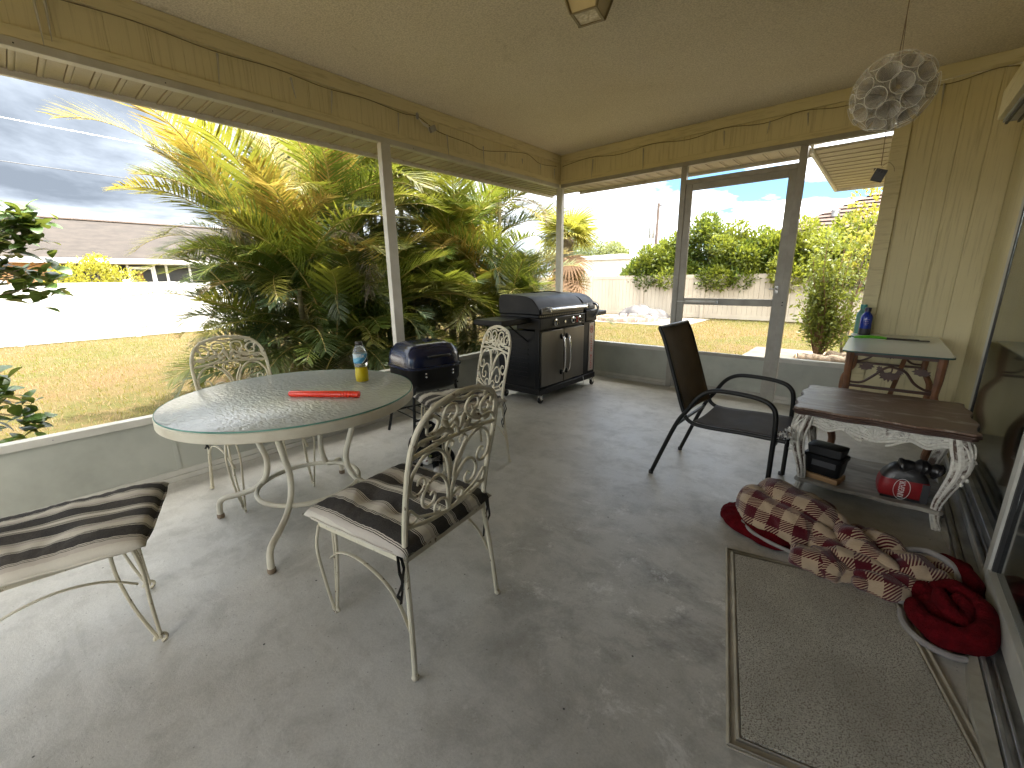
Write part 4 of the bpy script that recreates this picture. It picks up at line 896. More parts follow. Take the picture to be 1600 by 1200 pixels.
for lb, sd_, ci, dr_, off, side in CU:
    ch = chairs[ci]; R_ = Matrix.Rotation(ch.rotation_euler[2], 4, 'Z'); p = Vector(ch.location)+R_.to_3x3() @ Vector((off[0], 0.022+off[1], 0.461))
    r_ = thing('seat_cushion', lb, 'cushion', p, ch.rotation_euler[2]+rad(dr_), 'striped seat cushions')
    pad = link('pad', cushion_mesh(sd_, *( (0.255, 0.275) if sd_ == 3 else (0.245, 0.26))), r_, rot=(rad(2) if sd_ == 3 else 0, 0, 0))
    hw, hd = (0.255, 0.275) if sd_ == 3 else (0.245, 0.26); m_ = MB(); pp = []
    for i in range(56):          # corded seam round the edge
        a = 2*math.pi*i/56; c_, s2 = math.cos(a), math.sin(a); q = (abs(c_)**9+abs(s2)**9)**(-1/9); pp.append((hw*q*c_*(1+0.05*q*s2)*1.002, hd*q*s2*1.002, 0.0015*math.sin(i*1.7)))
    m_.tube(pp, 0.0042, 6, closed=True); m_.build('edge_cord', M_STRIPE, pad)
    for s_ in (1, -1):
        for k in range(2):
            m_ = MB(); x = s_*0.222; y = -0.228-0.004*k; zz = [0.0, -.05, -.10, -.15, -.19+.02*k]
            pts = [(x+0.012*math.sin(3*i+k)*(i > 0)+s_*0.012*k, y-0.012*math.sin(i*1.4), z) for i, z in enumerate(zz)]
            for i in range(4): m_.bar(pts[i], pts[i+1], 0.011, 0.0015, up=(0, 1, 0))
            m_.build('tie_ribbon', M_TIE, r_)
    if sd_ == 1:
        m_ = MB(); m_.box((0.225, 0.06, -0.02), (0.03, 0.002, 0.018), Matrix.Rotation(0.3, 3, 'Y')); m_.build('care_tag', M_FASC, r_)

# ------------------------------------------------------------------ round patio table
def mk_tableglass():
    m = Mat('rippled_table_glass'); v = m.map(scale=(1, 2.2, 1), rot=(0, 0, 0.5)); w = m.noise(30, 1, 0.3, v, 0.5)
    m.col((0.76, 0.80, 0.76)); m.set(Transmission_Weight=0.35, Roughness=m.math('MULTIPLY_ADD', w, 0.14, 0.12), IOR=1.5, Specular_IOR_Level=0.6); m.bump(w, 0.45, 0.010); return m.m
M_TGLASS = mk_tableglass(); M_GEDGE = pm('green_glass_edge', (0.10, 0.26, 0.21), (0.14, 0.32, 0.26), 8, 0.15, bump=0)
M_TPAINT = pm('aged_cream_metal', (0.60, 0.57, 0.46), (0.47, 0.42, 0.31), 5, 0.5, bump=0.15, bscale=70, lo=.42, hi=.72)
TC = (-2.31, 0.905); TR = 0.605
rt = thing('round_table', 'round patio table with rippled glass top and cream metal base', 'table', (*TC, 0))
def ring(R0, R1, z0, z1, n=72, ch=0.004):
    m_ = MB(); pr_ = [(R0, z0), (R1-ch, z0), (R1, z0+ch), (R1, z1-ch), (R1-ch, z1), (R0, z1)]; vs = []; k = len(pr_)
    for i in range(n):
        a = 2*math.pi*i/n
        for r, z in pr_: vs.append((r*math.cos(a), r*math.sin(a), z))
    m_.add(vs, [(i*k+j, i*k+(j+1) % k, ((i+1) % n)*k+(j+1) % k, ((i+1) % n)*k+j) for i in range(n) for j in range(k)]); return m_
ring(TR-0.028, TR, 0.665, 0.712).build('rim', M_TPAINT, rt); ring(TR-0.05, TR-0.029, 0.672, 0.700).build('inner_lip', M_TPAINT, rt)
m_ = MB(); m_.lathe([(0.0001, 0.7125), (TR-0.008, 0.7125), (TR-0.006, 0.7145), (TR-0.006, 0.718), (TR-0.008, 0.7195), (0.0001, 0.7195)], 96); gt_ = m_.build('glass_top', M_TGLASS, rt)
ring(TR-0.0058, TR-0.003, 0.7128, 0.7195, 96, 0.0008).build('glass_edge', M_GEDGE, gt_)
for k, ang in enumerate((45, 135, 225, 315)):
    c, s_ = math.cos(rad(ang)), math.sin(rad(ang))
    for dlt in (-0.045, 0.045) if False else (0.0,):
        m_ = MB(); prof = [(0.30, .664), (0.285, .58), (0.245, .45), (0.215, .34), (0.235, .24), (0.30, .175), (0.39, .14), (0.475, .12), (0.505, .095), (0.515, .05), (0.515, .003)]
        m_.tube(crom([(r*c-dlt*s_, r*s_+dlt*c, z) for r, z in prof], 5), 0.0155, 10); lg = m_.build('leg', M_TPAINT, rt)
        m_ = MB(); m_.lathe([(0.017, 0), (0.019, 0.004), (0.019, 0.02), (0.016, 0.024)], 12, (0.515*c-dlt*s_, 0.515*s_+dlt*c, 0.001)); m_.build('foot_cap', M_DSTALK, lg)
m_ = MB(); m_.tube([(0.262*math.cos(2*math.pi*i/48), 0.262*math.sin(2*math.pi*i/48), .195) for i in range(48)], 0.0125, 9, closed=True); m_.build('base_ring', M_TPAINT, rt)
m_ = MB(); m_.tube([(0.30*math.cos(2*math.pi*i/48), 0.30*math.sin(2*math.pi*i/48), .662) for i in range(48)], 0.011, 8, closed=True)
for a in (0, 1): m_.bar((0.58*math.cos(a*1.5708+.785), .58*math.sin(a*1.5708+.785), .668), (-0.58*math.cos(a*1.5708+.785), -.58*math.sin(a*1.5708+.785), .668), 0.03, 0.008)
m_.build('top_supports', M_TPAINT, rt)

# things on the round table
M_PET = Mat('clear_plastic'); M_PET.col((0.88, 0.92, 0.90)); M_PET.set(Transmission_Weight=0.85, Roughness=0.12, IOR=1.3); M_PET = M_PET.m
bt = thing('drink_bottle', 'plastic drink bottle with blue label and yellow liquid on the round table', 'bottle', (-2.275, 1.27, 0.7205))
m_ = MB(); m_.lathe([(0.034, 0.0885), (0.0375, 0.10), (0.0385, 0.165), (0.036, 0.185), (0.026, 0.205), (0.018, 0.214), (0.018, 0.222)], 28); m_.build('body', M_PET, bt)
m_ = MB(); m_.lathe([(0.0001, 0.0005), (0.033, 0.0005), (0.037, 0.006), (0.038, 0.05), (0.034, 0.073), (0.0350, 0.0865), (0.0001, 0.088)], 28)
LQ = pm('yellow_drink', (0.55, 0.45, 0.012), (0.42, 0.32, 0.01), 9, 0.15, bump=0); m_.build('liquid', LQ, bt)
m_ = MB(); m_.lathe([(0.0386, 0.112), (0.0392, 0.115), (0.0395, 0.163), (0.0386, 0.166)], 28); lbm = Mat('blue_drink_label'); _z = lbm.xyz(); 
_d2 = lbm.math('ADD', lbm.math('MULTIPLY', _z[1], -0.9), _z[2]); lbm.col(lbm.ramp(lbm.math('MULTIPLY_ADD', _d2, 6.0, -0.3), [(0.0, (0.015, 0.02, 0.03)), (0.42, (0.55, 0.62, 0.66)), (0.46, (0.04, 0.25, 0.45)), (0.62, (0.15, 0.42, 0.60)), (0.75, (0.5, 0.6, 0.65))], 'CONSTANT')); lbm.set(Roughness=0.35)
lbo = m_.build('label', lbm.m, bt)
_a = math.atan2(-1.27, 2.275); text_obj('label_text', 'WER', 0.022, Matrix.Rotation(_a, 4, 'Z') @ Matrix.Translation((0.0400, 0, 0.152)) @ Matrix.Rotation(math.pi/2, 4, 'Z') @ Matrix.Rotation(math.pi/2, 4, 'X'), M_FASC, lbo)
m_ = MB(); m_.lathe([(0.0195, 0.214), (0.0205, 0.216), (0.0205, 0.232), (0.0185, 0.236), (0.0001, 0.236)], 24); m_.build('cap', M_BLACK, bt)
M_REDP = Mat('orange_red_plastic'); M_REDP.col((0.85, 0.045, 0.015)); M_REDP.set(Roughness=0.22, Transmission_Weight=0.15, Subsurface_Weight=0.0); M_REDP = M_REDP.m
bwd = thing('bubble_wand', 'glossy orange red plastic tube lying on the round table', 'tube', (-2.10, .954, 0.7198), math.atan2(1.066-.842, 2.256-1.949))
m_ = MB(); m_.lathe([(0.001, -0.19), (0.012, -0.188), (0.0165, -0.178), (0.0165, 0.09), (0.015, 0.095)], 18, (0, 0, 0.0175), Matrix.Rotation(math.pi/2, 3, 'Y')); m_.build('tube', M_REDP, bwd)
m_ = MB(); pr_ = []
for k in range(12): pr_ += [(0.0172 if k % 2 else 0.0158, 0.096+k*0.0075), (0.0172 if k % 2 else 0.0158, 0.102+k*0.0075)]
m_.lathe(pr_+[(0.001, 0.19)], 18, (0, 0, 0.0175), Matrix.Rotation(math.pi/2, 3, 'Y')); m_.build('ribbed_cap', M_REDP, bwd)

# ------------------------------------------------------------------ grills
M_BLKP = pm('black_powder_coat', (0.005, 0.005, 0.006), (0.009, 0.009, 0.009), 7, 0.42, 0.0, 0.05, 120, spec=0.25)
M_LIDG = pm('dark_grey_lid', (0.009, 0.009, 0.010), (0.018, 0.018, 0.019), 3, 0.44, 0.0, 0.05, spec=0.22)  # slightly greyer black than the grill body
M_STEEL = pm('brushed_dark_steel', (0.17, 0.16, 0.145), (0.13, 0.12, 0.105), 3, 0.38, 0.85, 0.03, 200, stretch=(1, 1, 0.2))
M_CHROME = pm('chrome', (0.70, 0.70, 0.69), (0.6, 0.6, 0.6), 4, 0.16, 1.0, 0)
M_REDT = pm('red_print', (0.42, 0.02, 0.02), (0.36, 0.02, 0.02), 4, 0.5, bump=0)
M_PANEL = pm('pale_pinkish_strip', (0.40, 0.34, 0.31), (0.33, 0.28, 0.26), 4, 0.4, 0.4, 0)
gr = thing('gas_grill', 'large black gas and charcoal grill with two steel doors in the far corner', 'grill', (-2.57, 3.40, 0))
def gbx(nm, p, q, mt, par=None, bv=0.006): m_ = MB(); m_.b2(p, q); return m_.build(nm, mt, par or gr, bevel=bv)
D = -0.56
gbx('base_tray', (D, 0.0, 0.10), (0.005, 1.14, 0.165), M_BLKP); cab = gbx('cabinet', (D, 0.004, 0.166), (-0.02, 0.865, 0.775), M_BLKP)
gbx('cabinet_frame', (-0.06, 0.0, 0.167), (0.0, 0.028, 0.80), M_BLKP)
for k in range(9):
    gbx('side_louvre', (-0.40, -0.003, 0.27+k*0.05), (-0.14, 0.003, 0.285+k*0.05), M_BLKP, cab, 0.001)
for y0, y1, hy in ((0.035, 0.438, 0.395), (0.452, 0.858, 0.497)):
    d_ = gbx('door', (-0.019, y0, 0.185), (0.004, y1, 0.765), M_STEEL, None, 0.004)
    m_ = MB(); m_.tube(crom([(0.004, hy, 0.68), (0.035, hy, 0.675), (0.052, hy, 0.62), (0.060, hy, 0.49), (0.052, hy, 0.36), (0.035, hy, 0.305), (0.004, hy, 0.30)], 6), 0.012, 10)
    m_.build('door_handle', M_CHROME, d_)
    for z in (0.685, 0.295): m_ = MB(); m_.ell((0.008, hy, z), (0.016, 0.022, 0.03), 12, 8); m_.build('handle_mount', M_BLKP, d_)
cp = gbx('control_panel', (-0.30, 0.004, 0.785), (0.012, 0.862, 0.905), M_BLKP, None, 0.008)
for y, r_ in ((0.27, 0.030), (0.60, 0.030), (0.735, 0.030)):
    m_ = MB(); m_.lathe([(r_+0.008, 0), (r_+0.008, 0.006), (r_*0.8, 0.010), (r_*0.75, 0.032), (r_*0.6, 0.036), (0.0001, 0.036)], 18, (0.013, y, 0.845), Matrix.Rotation(math.pi/2, 3, 'Y')); kn = m_.build('knob', M_CHROME, cp)
    m_ = MB(); m_.box((0.052, y, 0.845), (0.008, 0.012, 0.05)); m_.build('knob_grip', M_BLKP, kn, bevel=0.002)
m_ = MB(); m_.lathe([(0.016, 0), (0.015, 0.018), (0.0001, 0.02)], 14, (0.013, 0.43, 0.845), Matrix.Rotation(math.pi/2, 3, 'Y')); m_.build('igniter_button', M_CHROME, cp)
m_ = MB(); m_.box((0.0135, 0.685, 0.845), (0.003, 0.045, 0.06)); m_.build('warning_sticker', M_REDT, cp)
vent = gbx('vent_strip', (-0.54, 0.01, 0.906), (-0.012, 0.858, 0.935), M_BLKP)
for k in range(26): gbx('vent_slot', (-0.0125, 0.03+k*0.032, 0.912), (-0.009, 0.048+k*0.032, 0.930), M_STEEL, vent, 0)
def lid(y0, y1, nm, mt, h=1.135):
    prof = [(-0.555, 0.936), (-0.56, 1.06), (-0.535, h-0.01), (-0.48, h), (-0.22, h-0.012), (-0.11, h-0.045), (-0.045, 1.03), (-0.02, 0.985), (-0.012, 0.937)]
    P2 = crom([(x, 0, z) for x, z in prof], 4); m_ = MB(); m_.prism([(p.x, y0, p.z) for p in P2], (0, y1-y0, 0)); return m_.build(nm, mt, gr, bevel=0.012, ang=30)
ld = lid(0.02, 0.86, 'lid', M_LIDG)
for y0, y1 in ((0.0, 0.019), (0.861, 0.872)):
    pass
m_ = MB(); m_.tube([(0.045, 0.15, 0.985), (0.045, 0.83, 0.985)], 0.016, 12); hl_ = m_.build('lid_handle', M_CHROME, ld)
for y in (0.14, 0.835): m_ = MB(); m_.box((0.02, y, 0.985), (0.07, 0.02, 0.05)); m_.build('handle_bracket', M_CHROME, hl_, bevel=0.005)
m_ = MB(); m_.b2((-0.012, 0.05, 0.940), (0.004, 0.84, 1.0)); m_.build('heat_plate', M_STEEL, ld, bevel=0.004)
lid(0.885, 1.13, 'smoker_lid', M_LIDG, 1.125)
m_ = MB(); m_.tube(crom([(0.0, 1.06, 1.01), (0.05, 1.06, 0.985), (0.06, 1.06, 0.93), (0.03, 1.06, 0.87), (0.005, 1.06, 0.86)], 5), 0.011, 8, flat=1.6); m_.build('smoker_handle', M_CHROME, gr)
gbx('smoker_box', (D+0.02, 0.88, 0.80), (0.012, 1.135, 0.934), M_BLKP, None, 0.012); gbx('smoker_cabinet', (D, 0.868, 0.166), (-0.01, 1.138, 0.798), M_BLKP)
st_ = gbx('name_strip', (-0.009, 0.99, 0.20), (-0.004, 1.10, 0.775), M_PANEL, None, 0.001)
for k in range(9):          # faded red upright lettering, too worn to read: only its strokes are left
    z = 0.60-k*0.044; m_ = MB(); q = 0.011+0.004*(k % 3)
    m_.bar((-0.0032, 1.045-q, z+0.014), (-0.0032, 1.045+q, z-0.012 if k % 2 else z+0.014), 0.0015, 0.008, up=(0, 0, 1))
    if k % 3 != 1: m_.bar((-0.0030, 1.045-q, z-0.014), (-0.0030, 1.045+q, z+0.010 if k % 2 else z-0.012), 0.0015, 0.007, up=(0, 0, 1))
    m_.build('lettering_stroke', M_REDT, st_)
m_ = MB(); m_.tube([(-0.0035, 1.045+0.03*math.cos(a), 0.70+0.04*math.sin(a)) for a in [2*math.pi*k/24 for k in range(24)]], 0.004, 6, closed=True); m_.ell((-0.0035, 1.045, 0.70), (0.002, 0.012, 0.02), 10, 6); m_.build('strip_emblem', M_REDT, st_)
gbx('side_shelf', (-0.48, -0.45, 0.855), (-0.10, -0.004, 0.91), M_BLKP, None, 0.012); gbx('side_shelf', (-0.46, 1.145, 0.84), (-0.06, 1.50, 0.895), M_LIDG, None, 0.012)
for y in (-0.30,):
    m_ = MB(); m_.tube([(-0.14, y, 0.856), (-0.14, -0.005, 0.66)], 0.008, 6); m_.tube([(-0.44, y, 0.856), (-0.44, -0.005, 0.66)], 0.008, 6); m_.build('shelf_strut', M_BLKP, gr)
for x, y in ((-0.03, 0.035), (-0.03, 1.10), (-0.52, 0.035), (-0.52, 1.10)):
    m_ = MB(); m_.tube([(x, y, 0.10), (x, y, 0.072)], 0.012, 8); m_.bar((x-0.018, y+0.01, 0.088), (x-0.018, y+0.03, 0.04), 0.006, 0.035); m_.bar((x+0.018, y+0.01, 0.088), (x+0.018, y+0.03, 0.04), 0.006, 0.035); cs = m_.build('caster_fork', M_CHROME, gr)
    m_ = MB(); m_.lathe([(0.014, -0.013), (0.036, -0.012), (0.038, -0.008), (0.038, 0.008), (0.036, 0.012), (0.014, 0.013)], 20, (x, y+0.028, 0.0385), Matrix.Rotation(math.pi/2, 3, 'Y')); m_.build('caster_wheel', M_BLKP, cs)
m_ = MB(); m_.tube([(0.0, 0.862, 0.165), (0.012, 0.864, 0.12), (0.006, 0.866, 0.03), (-0.02, 0.86, 0.006)], 0.004, 6); m_.build('gas_hose_end', M_FASC, gr)
m_ = MB(); m_.tube(crom([(-0.50, 0.50, 1.136), (-0.35, 0.60, 1.150), (-0.25, 0.72, 1.138), (-0.33, 0.84, 1.136)], 6), 0.006, 6); m_.build('loose_cord', M_BLKP, gr)

M_BLUE = pm('dark_blue_enamel', (0.009, 0.014, 0.048), (0.007, 0.011, 0.036), 4, 0.2, 0.0, 0.03, 30, spec=0.6)
kg = thing('charcoal_grill', 'small charcoal grill with dark blue enamel lid behind the round table', 'grill', (-2.875, 2.19, 0), rad(-8.5))
def rbox_loft(levels, n=40, e=5.0):
    m_ = MB(); vs = []; 
    for hx, hy, z in levels:
        for i in range(n):
            a = 2*math.pi*i/n; c, s_ = math.cos(a), math.sin(a); r_ = (abs(c)**e+abs(s_)**e)**(-1/e); vs.append((hx*r_*c, hy*r_*s_, z))
    L_ = len(levels); m_.add(vs, [(l*n+i, l*n+(i+1) % n, (l+1)*n+(i+1) % n, (l+1)*n+i) for l in range(L_-1) for i in range(n)]+[tuple(reversed(range(n))), tuple((L_-1)*n+i for i in range(n))]); return m_
ld2 = rbox_loft([(0.238, 0.262, 0.605), (0.240, 0.264, 0.622), (0.232, 0.256, 0.626), (0.228, 0.252, 0.68), (0.215, 0.238, 0.735), (0.18, 0.20, 0.782), (0.135, 0.15, 0.798), (0.10, 0.11, 0.802)]).build('lid', M_BLUE, kg, ang=50)
rbox_loft([(0.15, 0.17, 0.40), (0.19, 0.215, 0.43), (0.222, 0.246, 0.50), (0.228, 0.252, 0.595), (0.236, 0.258, 0.604)]).build('bowl', M_BLKP, kg, ang=50)
m_ = MB(); m_.tube(crom([(0.225, -0.09, 0.70), (0.262, -0.085, 0.705), (0.272, 0, 0.708), (0.262, 0.085, 0.705), (0.225, 0.09, 0.70)], 5), 0.010, 8); m_.build('lid_handle', M_BLKP, ld2)
m_ = MB(); m_.box((0, 0.04, 0.807), (0.07, 0.05, 0.012)); m_.ell((0, 0.04, 0.818), (0.014, 0.014, 0.012), 8, 6); m_.build('lid_vent', M_BLKP, ld2, bevel=0.003)
for y in (-0.12, 0.13): m_ = MB(); m_.ell((0.234, y, 0.57), (0.006, 0.008, 0.008), 8, 6); m_.ell((0.234, y, 0.545), (0.006, 0.008, 0.008), 8, 6); m_.build('rivet', M_CHROME, kg)
for s_ in (1, -1):
    for t_ in (1, -1):
        m_ = MB(); m_.tube(crom([(s_*0.19, t_*0.18, 0.47), (s_*0.16, t_*0.20, 0.40), (s_*0.20, t_*0.235, 0.20), (s_*0.235, t_*0.265, 0.012)], 5), 0.0125, 8); m_.build('leg', M_BLKP, kg)
m_ = MB(); m_.tube([(0.205, -0.24, 0.19), (0.205, 0.24, 0.19)], 0.009, 7); m_.tube([(-0.205, -0.24, 0.19), (-0.205, 0.24, 0.19)], 0.009, 7)
for k in range(5): m_.tube([(-0.205, -0.2+k*0.1, 0.19), (0.205, -0.2+k*0.1, 0.19)], 0.005, 6)
m_.build('lower_rack', M_BLKP, kg)
m_ = MB(); m_.bar((0.10, -0.26, 0.425), (0.10, 0.26, 0.425), 0.02, 0.012); m_.bar((-0.10, -0.26, 0.425), (-0.10, 0.26, 0.425), 0.02, 0.012); m_.build('bowl_bracket', M_BLKP, kg)

# ------------------------------------------------------------------ sling chair
M_SLING = pm('brown_mesh_sling', (0.11, 0.072, 0.038), (0.085, 0.055, 0.03), 5, 0.7, 0, 0.4, 260, 0.002, spec=0.2)
M_SEATM = pm('grey_brown_mesh_seat', (0.075, 0.062, 0.05), (0.055, 0.047, 0.04), 5, 0.75, 0, 0.4, 260, 0.002, spec=0.2)
M_CHF = pm('black_chair_tube', (0.005, 0.005, 0.005), (0.009, 0.009, 0.008), 6, 0.36, 0.0, 0.04, 120, spec=0.3)
sc = thing('sling_chair', 'brown mesh sling chair with black tube arms beside the carved table', 'chair', (-0.68, 2.87, 0), rad(-1))
for s_ in (1, -1):
    y = s_*0.262
    m_ = MB(); m_.tube(crom([(0.345, y, 0.008), (0.345, y, 0.30), (0.343, y, 0.52), (0.315, y, 0.60), (0.24, y, 0.632), (0.10, y, 0.642), (0.0, y, 0.632), (-0.07, y, 0.585), (-0.13, y, 0.49), (-0.20, y, 0.37), (-0.335, y, 0.008)], 6), 0.0135, 10); m_.build('arm_and_legs', M_CHF, sc)
    m_ = MB(); m_.tube(crom([(0.40, s_*0.235, 0.405), (0.20, s_*0.235, 0.405), (-0.02, s_*0.235, 0.395), (-0.12, s_*0.235, 0.41), (-0.17, s_*0.235, 0.48), (-0.245, s_*0.235, 0.70), (-0.315, s_*0.235, 0.90), (-0.355, s_*0.235, 0.985)], 6), 0.0125, 10); m_.build('side_rail', M_CHF, sc)
    for x in (0.335, -0.335): m_ = MB(); m_.lathe([(0.016, 0), (0.016, 0.018), (0.014, 0.022)], 10, (x, y, 0.001)); m_.build('foot_cap', M_BLACK, sc)
for x, hw, z in ((0.345, .262, .37), (-0.19, .262, .385), (-0.355, .235, .985)): m_ = MB(); m_.tube([(x, -hw, z), (x, hw, z)], 0.011, 8); m_.build('cross_tube', M_CHF, sc)
def sheet(path, hw, th, sag, nm, mt, n=14):
    m_ = MB(); P = crom(path, 4); vs = []; k = len(P)
    for p in P:
        for j in range(n+1):
            v = 2*j/n-1; d = sag*(1-v*v); vs.append((p.x-(d if nm == 'back_sling' else 0), v*hw, p.z-(0 if nm == 'back_sling' else d)))
    m_.add(vs, [(i*(n+1)+j, i*(n+1)+j+1, (i+1)*(n+1)+j+1, (i+1)*(n+1)+j) for i in range(k-1) for j in range(n)]); o = m_.build(nm, mt, sc, ang=60); s2 = o.modifiers.new('thick', 'SOLIDIFY'); s2.thickness = th; s2.offset = 0; return o
sheet([(0.395, 0, 0.415), (0.2, 0, 0.417), (0.0, 0, 0.406), (-0.10, 0, 0.414)], 0.228, 0.004, 0.014, 'seat_sling', M_SEATM)
bs_ = sheet([(-0.145, 0, 0.45), (-0.175, 0, 0.52), (-0.245, 0, 0.72), (-0.31, 0, 0.90), (-0.35, 0, 0.985)], 0.228, 0.004, 0.02, 'back_sling', M_SLING)
# white scuffs of paint flakes on the front edge of the seat
fl_ = leaf_cloud([(0.37, -0.17, 0.409, .035, .07, .006), (0.39, -0.05, 0.409, .02, .06, .005)], 260, 0.018, .6, .9)
link('paint_flakes', np_mesh('paint_flakes', *fl_, M_FASC), sc)

# ------------------------------------------------------------------ carved table and what lies round it
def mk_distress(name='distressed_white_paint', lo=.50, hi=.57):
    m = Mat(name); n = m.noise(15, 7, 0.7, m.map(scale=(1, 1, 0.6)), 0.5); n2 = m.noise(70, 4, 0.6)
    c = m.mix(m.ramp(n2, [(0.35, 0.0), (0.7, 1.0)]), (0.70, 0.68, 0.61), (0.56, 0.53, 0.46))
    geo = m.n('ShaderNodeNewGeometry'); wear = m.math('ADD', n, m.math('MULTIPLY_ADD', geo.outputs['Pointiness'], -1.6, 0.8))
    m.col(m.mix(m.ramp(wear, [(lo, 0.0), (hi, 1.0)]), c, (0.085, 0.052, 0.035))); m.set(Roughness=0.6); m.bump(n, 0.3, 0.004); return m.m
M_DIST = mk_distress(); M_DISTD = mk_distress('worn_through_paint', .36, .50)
def mk_woodtop():
    m = Mat('worn_brown_tabletop'); v = m.map(scale=(1.2, 7, 1)); g = m.noise(6, 7, 0.7, v, 0.6); w = m.noise(3.2, 8, 0.75, m.map(scale=(1, 2.6, 1), rot=(0, 0, -0.5)), 1.2)
    c = m.mix(g, (0.12, 0.068, 0.045), (0.19, 0.12, 0.082))
    m.col(m.mix(m.ramp(w, [(0.50, 0.0), (0.64, 0.8)]), c, (0.42, 0.37, 0.32))); m.set(Roughness=m.math('MULTIPLY_ADD', w, 0.3, 0.25)); m.bump(g, 0.2, 0.004); return m.m
M_WTOP = mk_woodtop(); M_WEDGE = pm('dark_brown_edge', (0.075, 0.040, 0.028), (0.055, 0.03, 0.02), 6, 0.5)
ct = thing('carved_table', 'carved white distressed side table with worn brown serpentine top', 'table', (0.08, 3.175, 0), rad(0))
HX, HY = 0.365, 0.325
def serp(sx=1.0):
    P = []
    def edge(p, q, nrm):
        for i in range(14):
            t = i/14; b_ = 0.018*math.sin(math.pi*t)-0.014*math.cos(4*math.pi*t)*math.sin(math.pi*t)
            P.append((p[0]+(q[0]-p[0])*t+nrm[0]*b_, p[1]+(q[1]-p[1])*t+nrm[1]*b_))
    x, y, c = HX*sx, HY*sx, 0.05
    edge((-x+c, -y), (x-c, -y), (0, -1)); P.append((x-.012, -y-.012)); P.append((x+.012, -y+.012)); edge((x, -y+c), (x, y-c), (1, 0)); P.append((x+.01, y-.014)); P.append((x-.014, y+.01))
    edge((x-c, y), (-x+c, y), (0, 1)); P.append((-x+.014, y+.01)); P.append((-x-.01, y-.014)); edge((-x, y-c), (-x, -y+c), (-1, 0)); P.append((-x-.012, -y+.012)); P.append((-x+.012, -y-.012)); return P
def slab(poly, z0, z1, sc0=1.0):
    m_ = MB(); m_.prism([(x*sc0, y*sc0, z0) for x, y in poly], (0, 0, z1-z0)); return m_
SP = serp(); tp = slab(SP, 0.543, 0.556).build('top', M_WTOP, ct, bevel=0.004)
slab(SP, 0.527, 0.5425, 1.012).build('top_moulding', M_WEDGE, tp, bevel=0.006); slab(SP, 0.512, 0.5265, 0.985).build('under_moulding', M_WEDGE, tp, bevel=0.004)
def apron(p, q, nrm, nm):
    """carved skirt board: wavy lower edge, rolled beads and shell carving in relief"""
    p, q = Vector(p), Vector(q); d = (q-p); L_ = d.length; d.normalize(); nrm = Vector(nrm); n = 56; top = 0.511; ed = []
    for i in range(n+1):
        t = i/n; u = abs(2*t-1); z = 0.445+0.020*math.cos(2*math.pi*u*1.0)*(1-u)-0.050*math.exp(-(u/0.22)**2)+0.018*math.exp(-((u-.42)/.12)**2)-0.016*math.exp(-((u-.66)/.10)**2)+0.026*math.exp(-((u-1)/.2)**2)*0.2
        ed.append((p+d*(L_*t), z))
    m_ = MB(); vs = []
    for c, z in ed: vs += [(c.x, c.y, top), (c.x, c.y, z), (c.x-nrm.x*.02, c.y-nrm.y*.02, z), (c.x-nrm.x*.02, c.y-nrm.y*.02, top)]
    m_.add(vs, [(4*i+k, 4*i+(k+1) % 4, 4*i+4+(k+1) % 4, 4*i+4+k) for i in range(n) for k in range(4)])
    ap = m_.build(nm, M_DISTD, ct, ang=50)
    m_ = MB()
    for off, r_ in ((0.005, 0.0085), (0.022, 0.006), (0.060, .005)): m_.tube([(c.x+nrm.x*.003, c.y+nrm.y*.003, z+off) for c, z in ed], r_, 7)
    mid = p.lerp(q, .5)
    def W(u, z): c = mid+d*u+nrm*0.004; return (c.x, c.y, z)
    for s_ in (1, -1):
        sp_ = [W(s_*(0.085+0.036*math.exp(-a*.28)*math.cos(a)), 0.462+0.034*math.exp(-a*.28)*math.sin(a)) for a in [0.45*k for k in range(18)]]; m_.tube(sp_, 0.005, 6)
        m_.tube(crom([W(s_*.05, .405), W(s_*.075, .415), W(s_*.12, .445), W(s_*.20, .475), W(s_*.26, .468), W(s_*.30, .48)], 5), [0.008*(1-.6*i/25) for i in range(26)], 7)
        for k in range(5): m_.tube(crom([W(s_*(.13+.03*k), .47), W(s_*(.15+.03*k), .49), W(s_*(.18+.03*k), .498)], 3), 0.004, 5)
        m_.ell(W(s_*.275, .49), (0.018, 0.008, 0.012), 8, 6)
    for k in range(7):
        a = rad(25+130*k/6); m_.tube([W(0.012*math.cos(a), .437+.012*math.sin(a)), W(0.042*math.cos(a), .437+.05*math.sin(a))], [0.004, 0.0065], 6)
    m_.tube([W(0.045*math.cos(a), .437+.055*math.sin(a)) for a in [rad(10+160*k/14) for k in range(15)]], 0.005, 6)
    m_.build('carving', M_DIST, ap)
ix, iy = HX-0.045, HY-0.045
apron((-ix, -iy, 0), (ix, -iy, 0), (0, -1, 0), 'apron'); apron((ix, iy, 0), (-ix, iy, 0), (0, 1, 0), 'apron'); apron((-ix, iy, 0), (-ix, -iy, 0), (-1, 0, 0), 'apron'); apron((ix, -iy, 0), (ix, iy, 0), (1, 0, 0), 'apron')
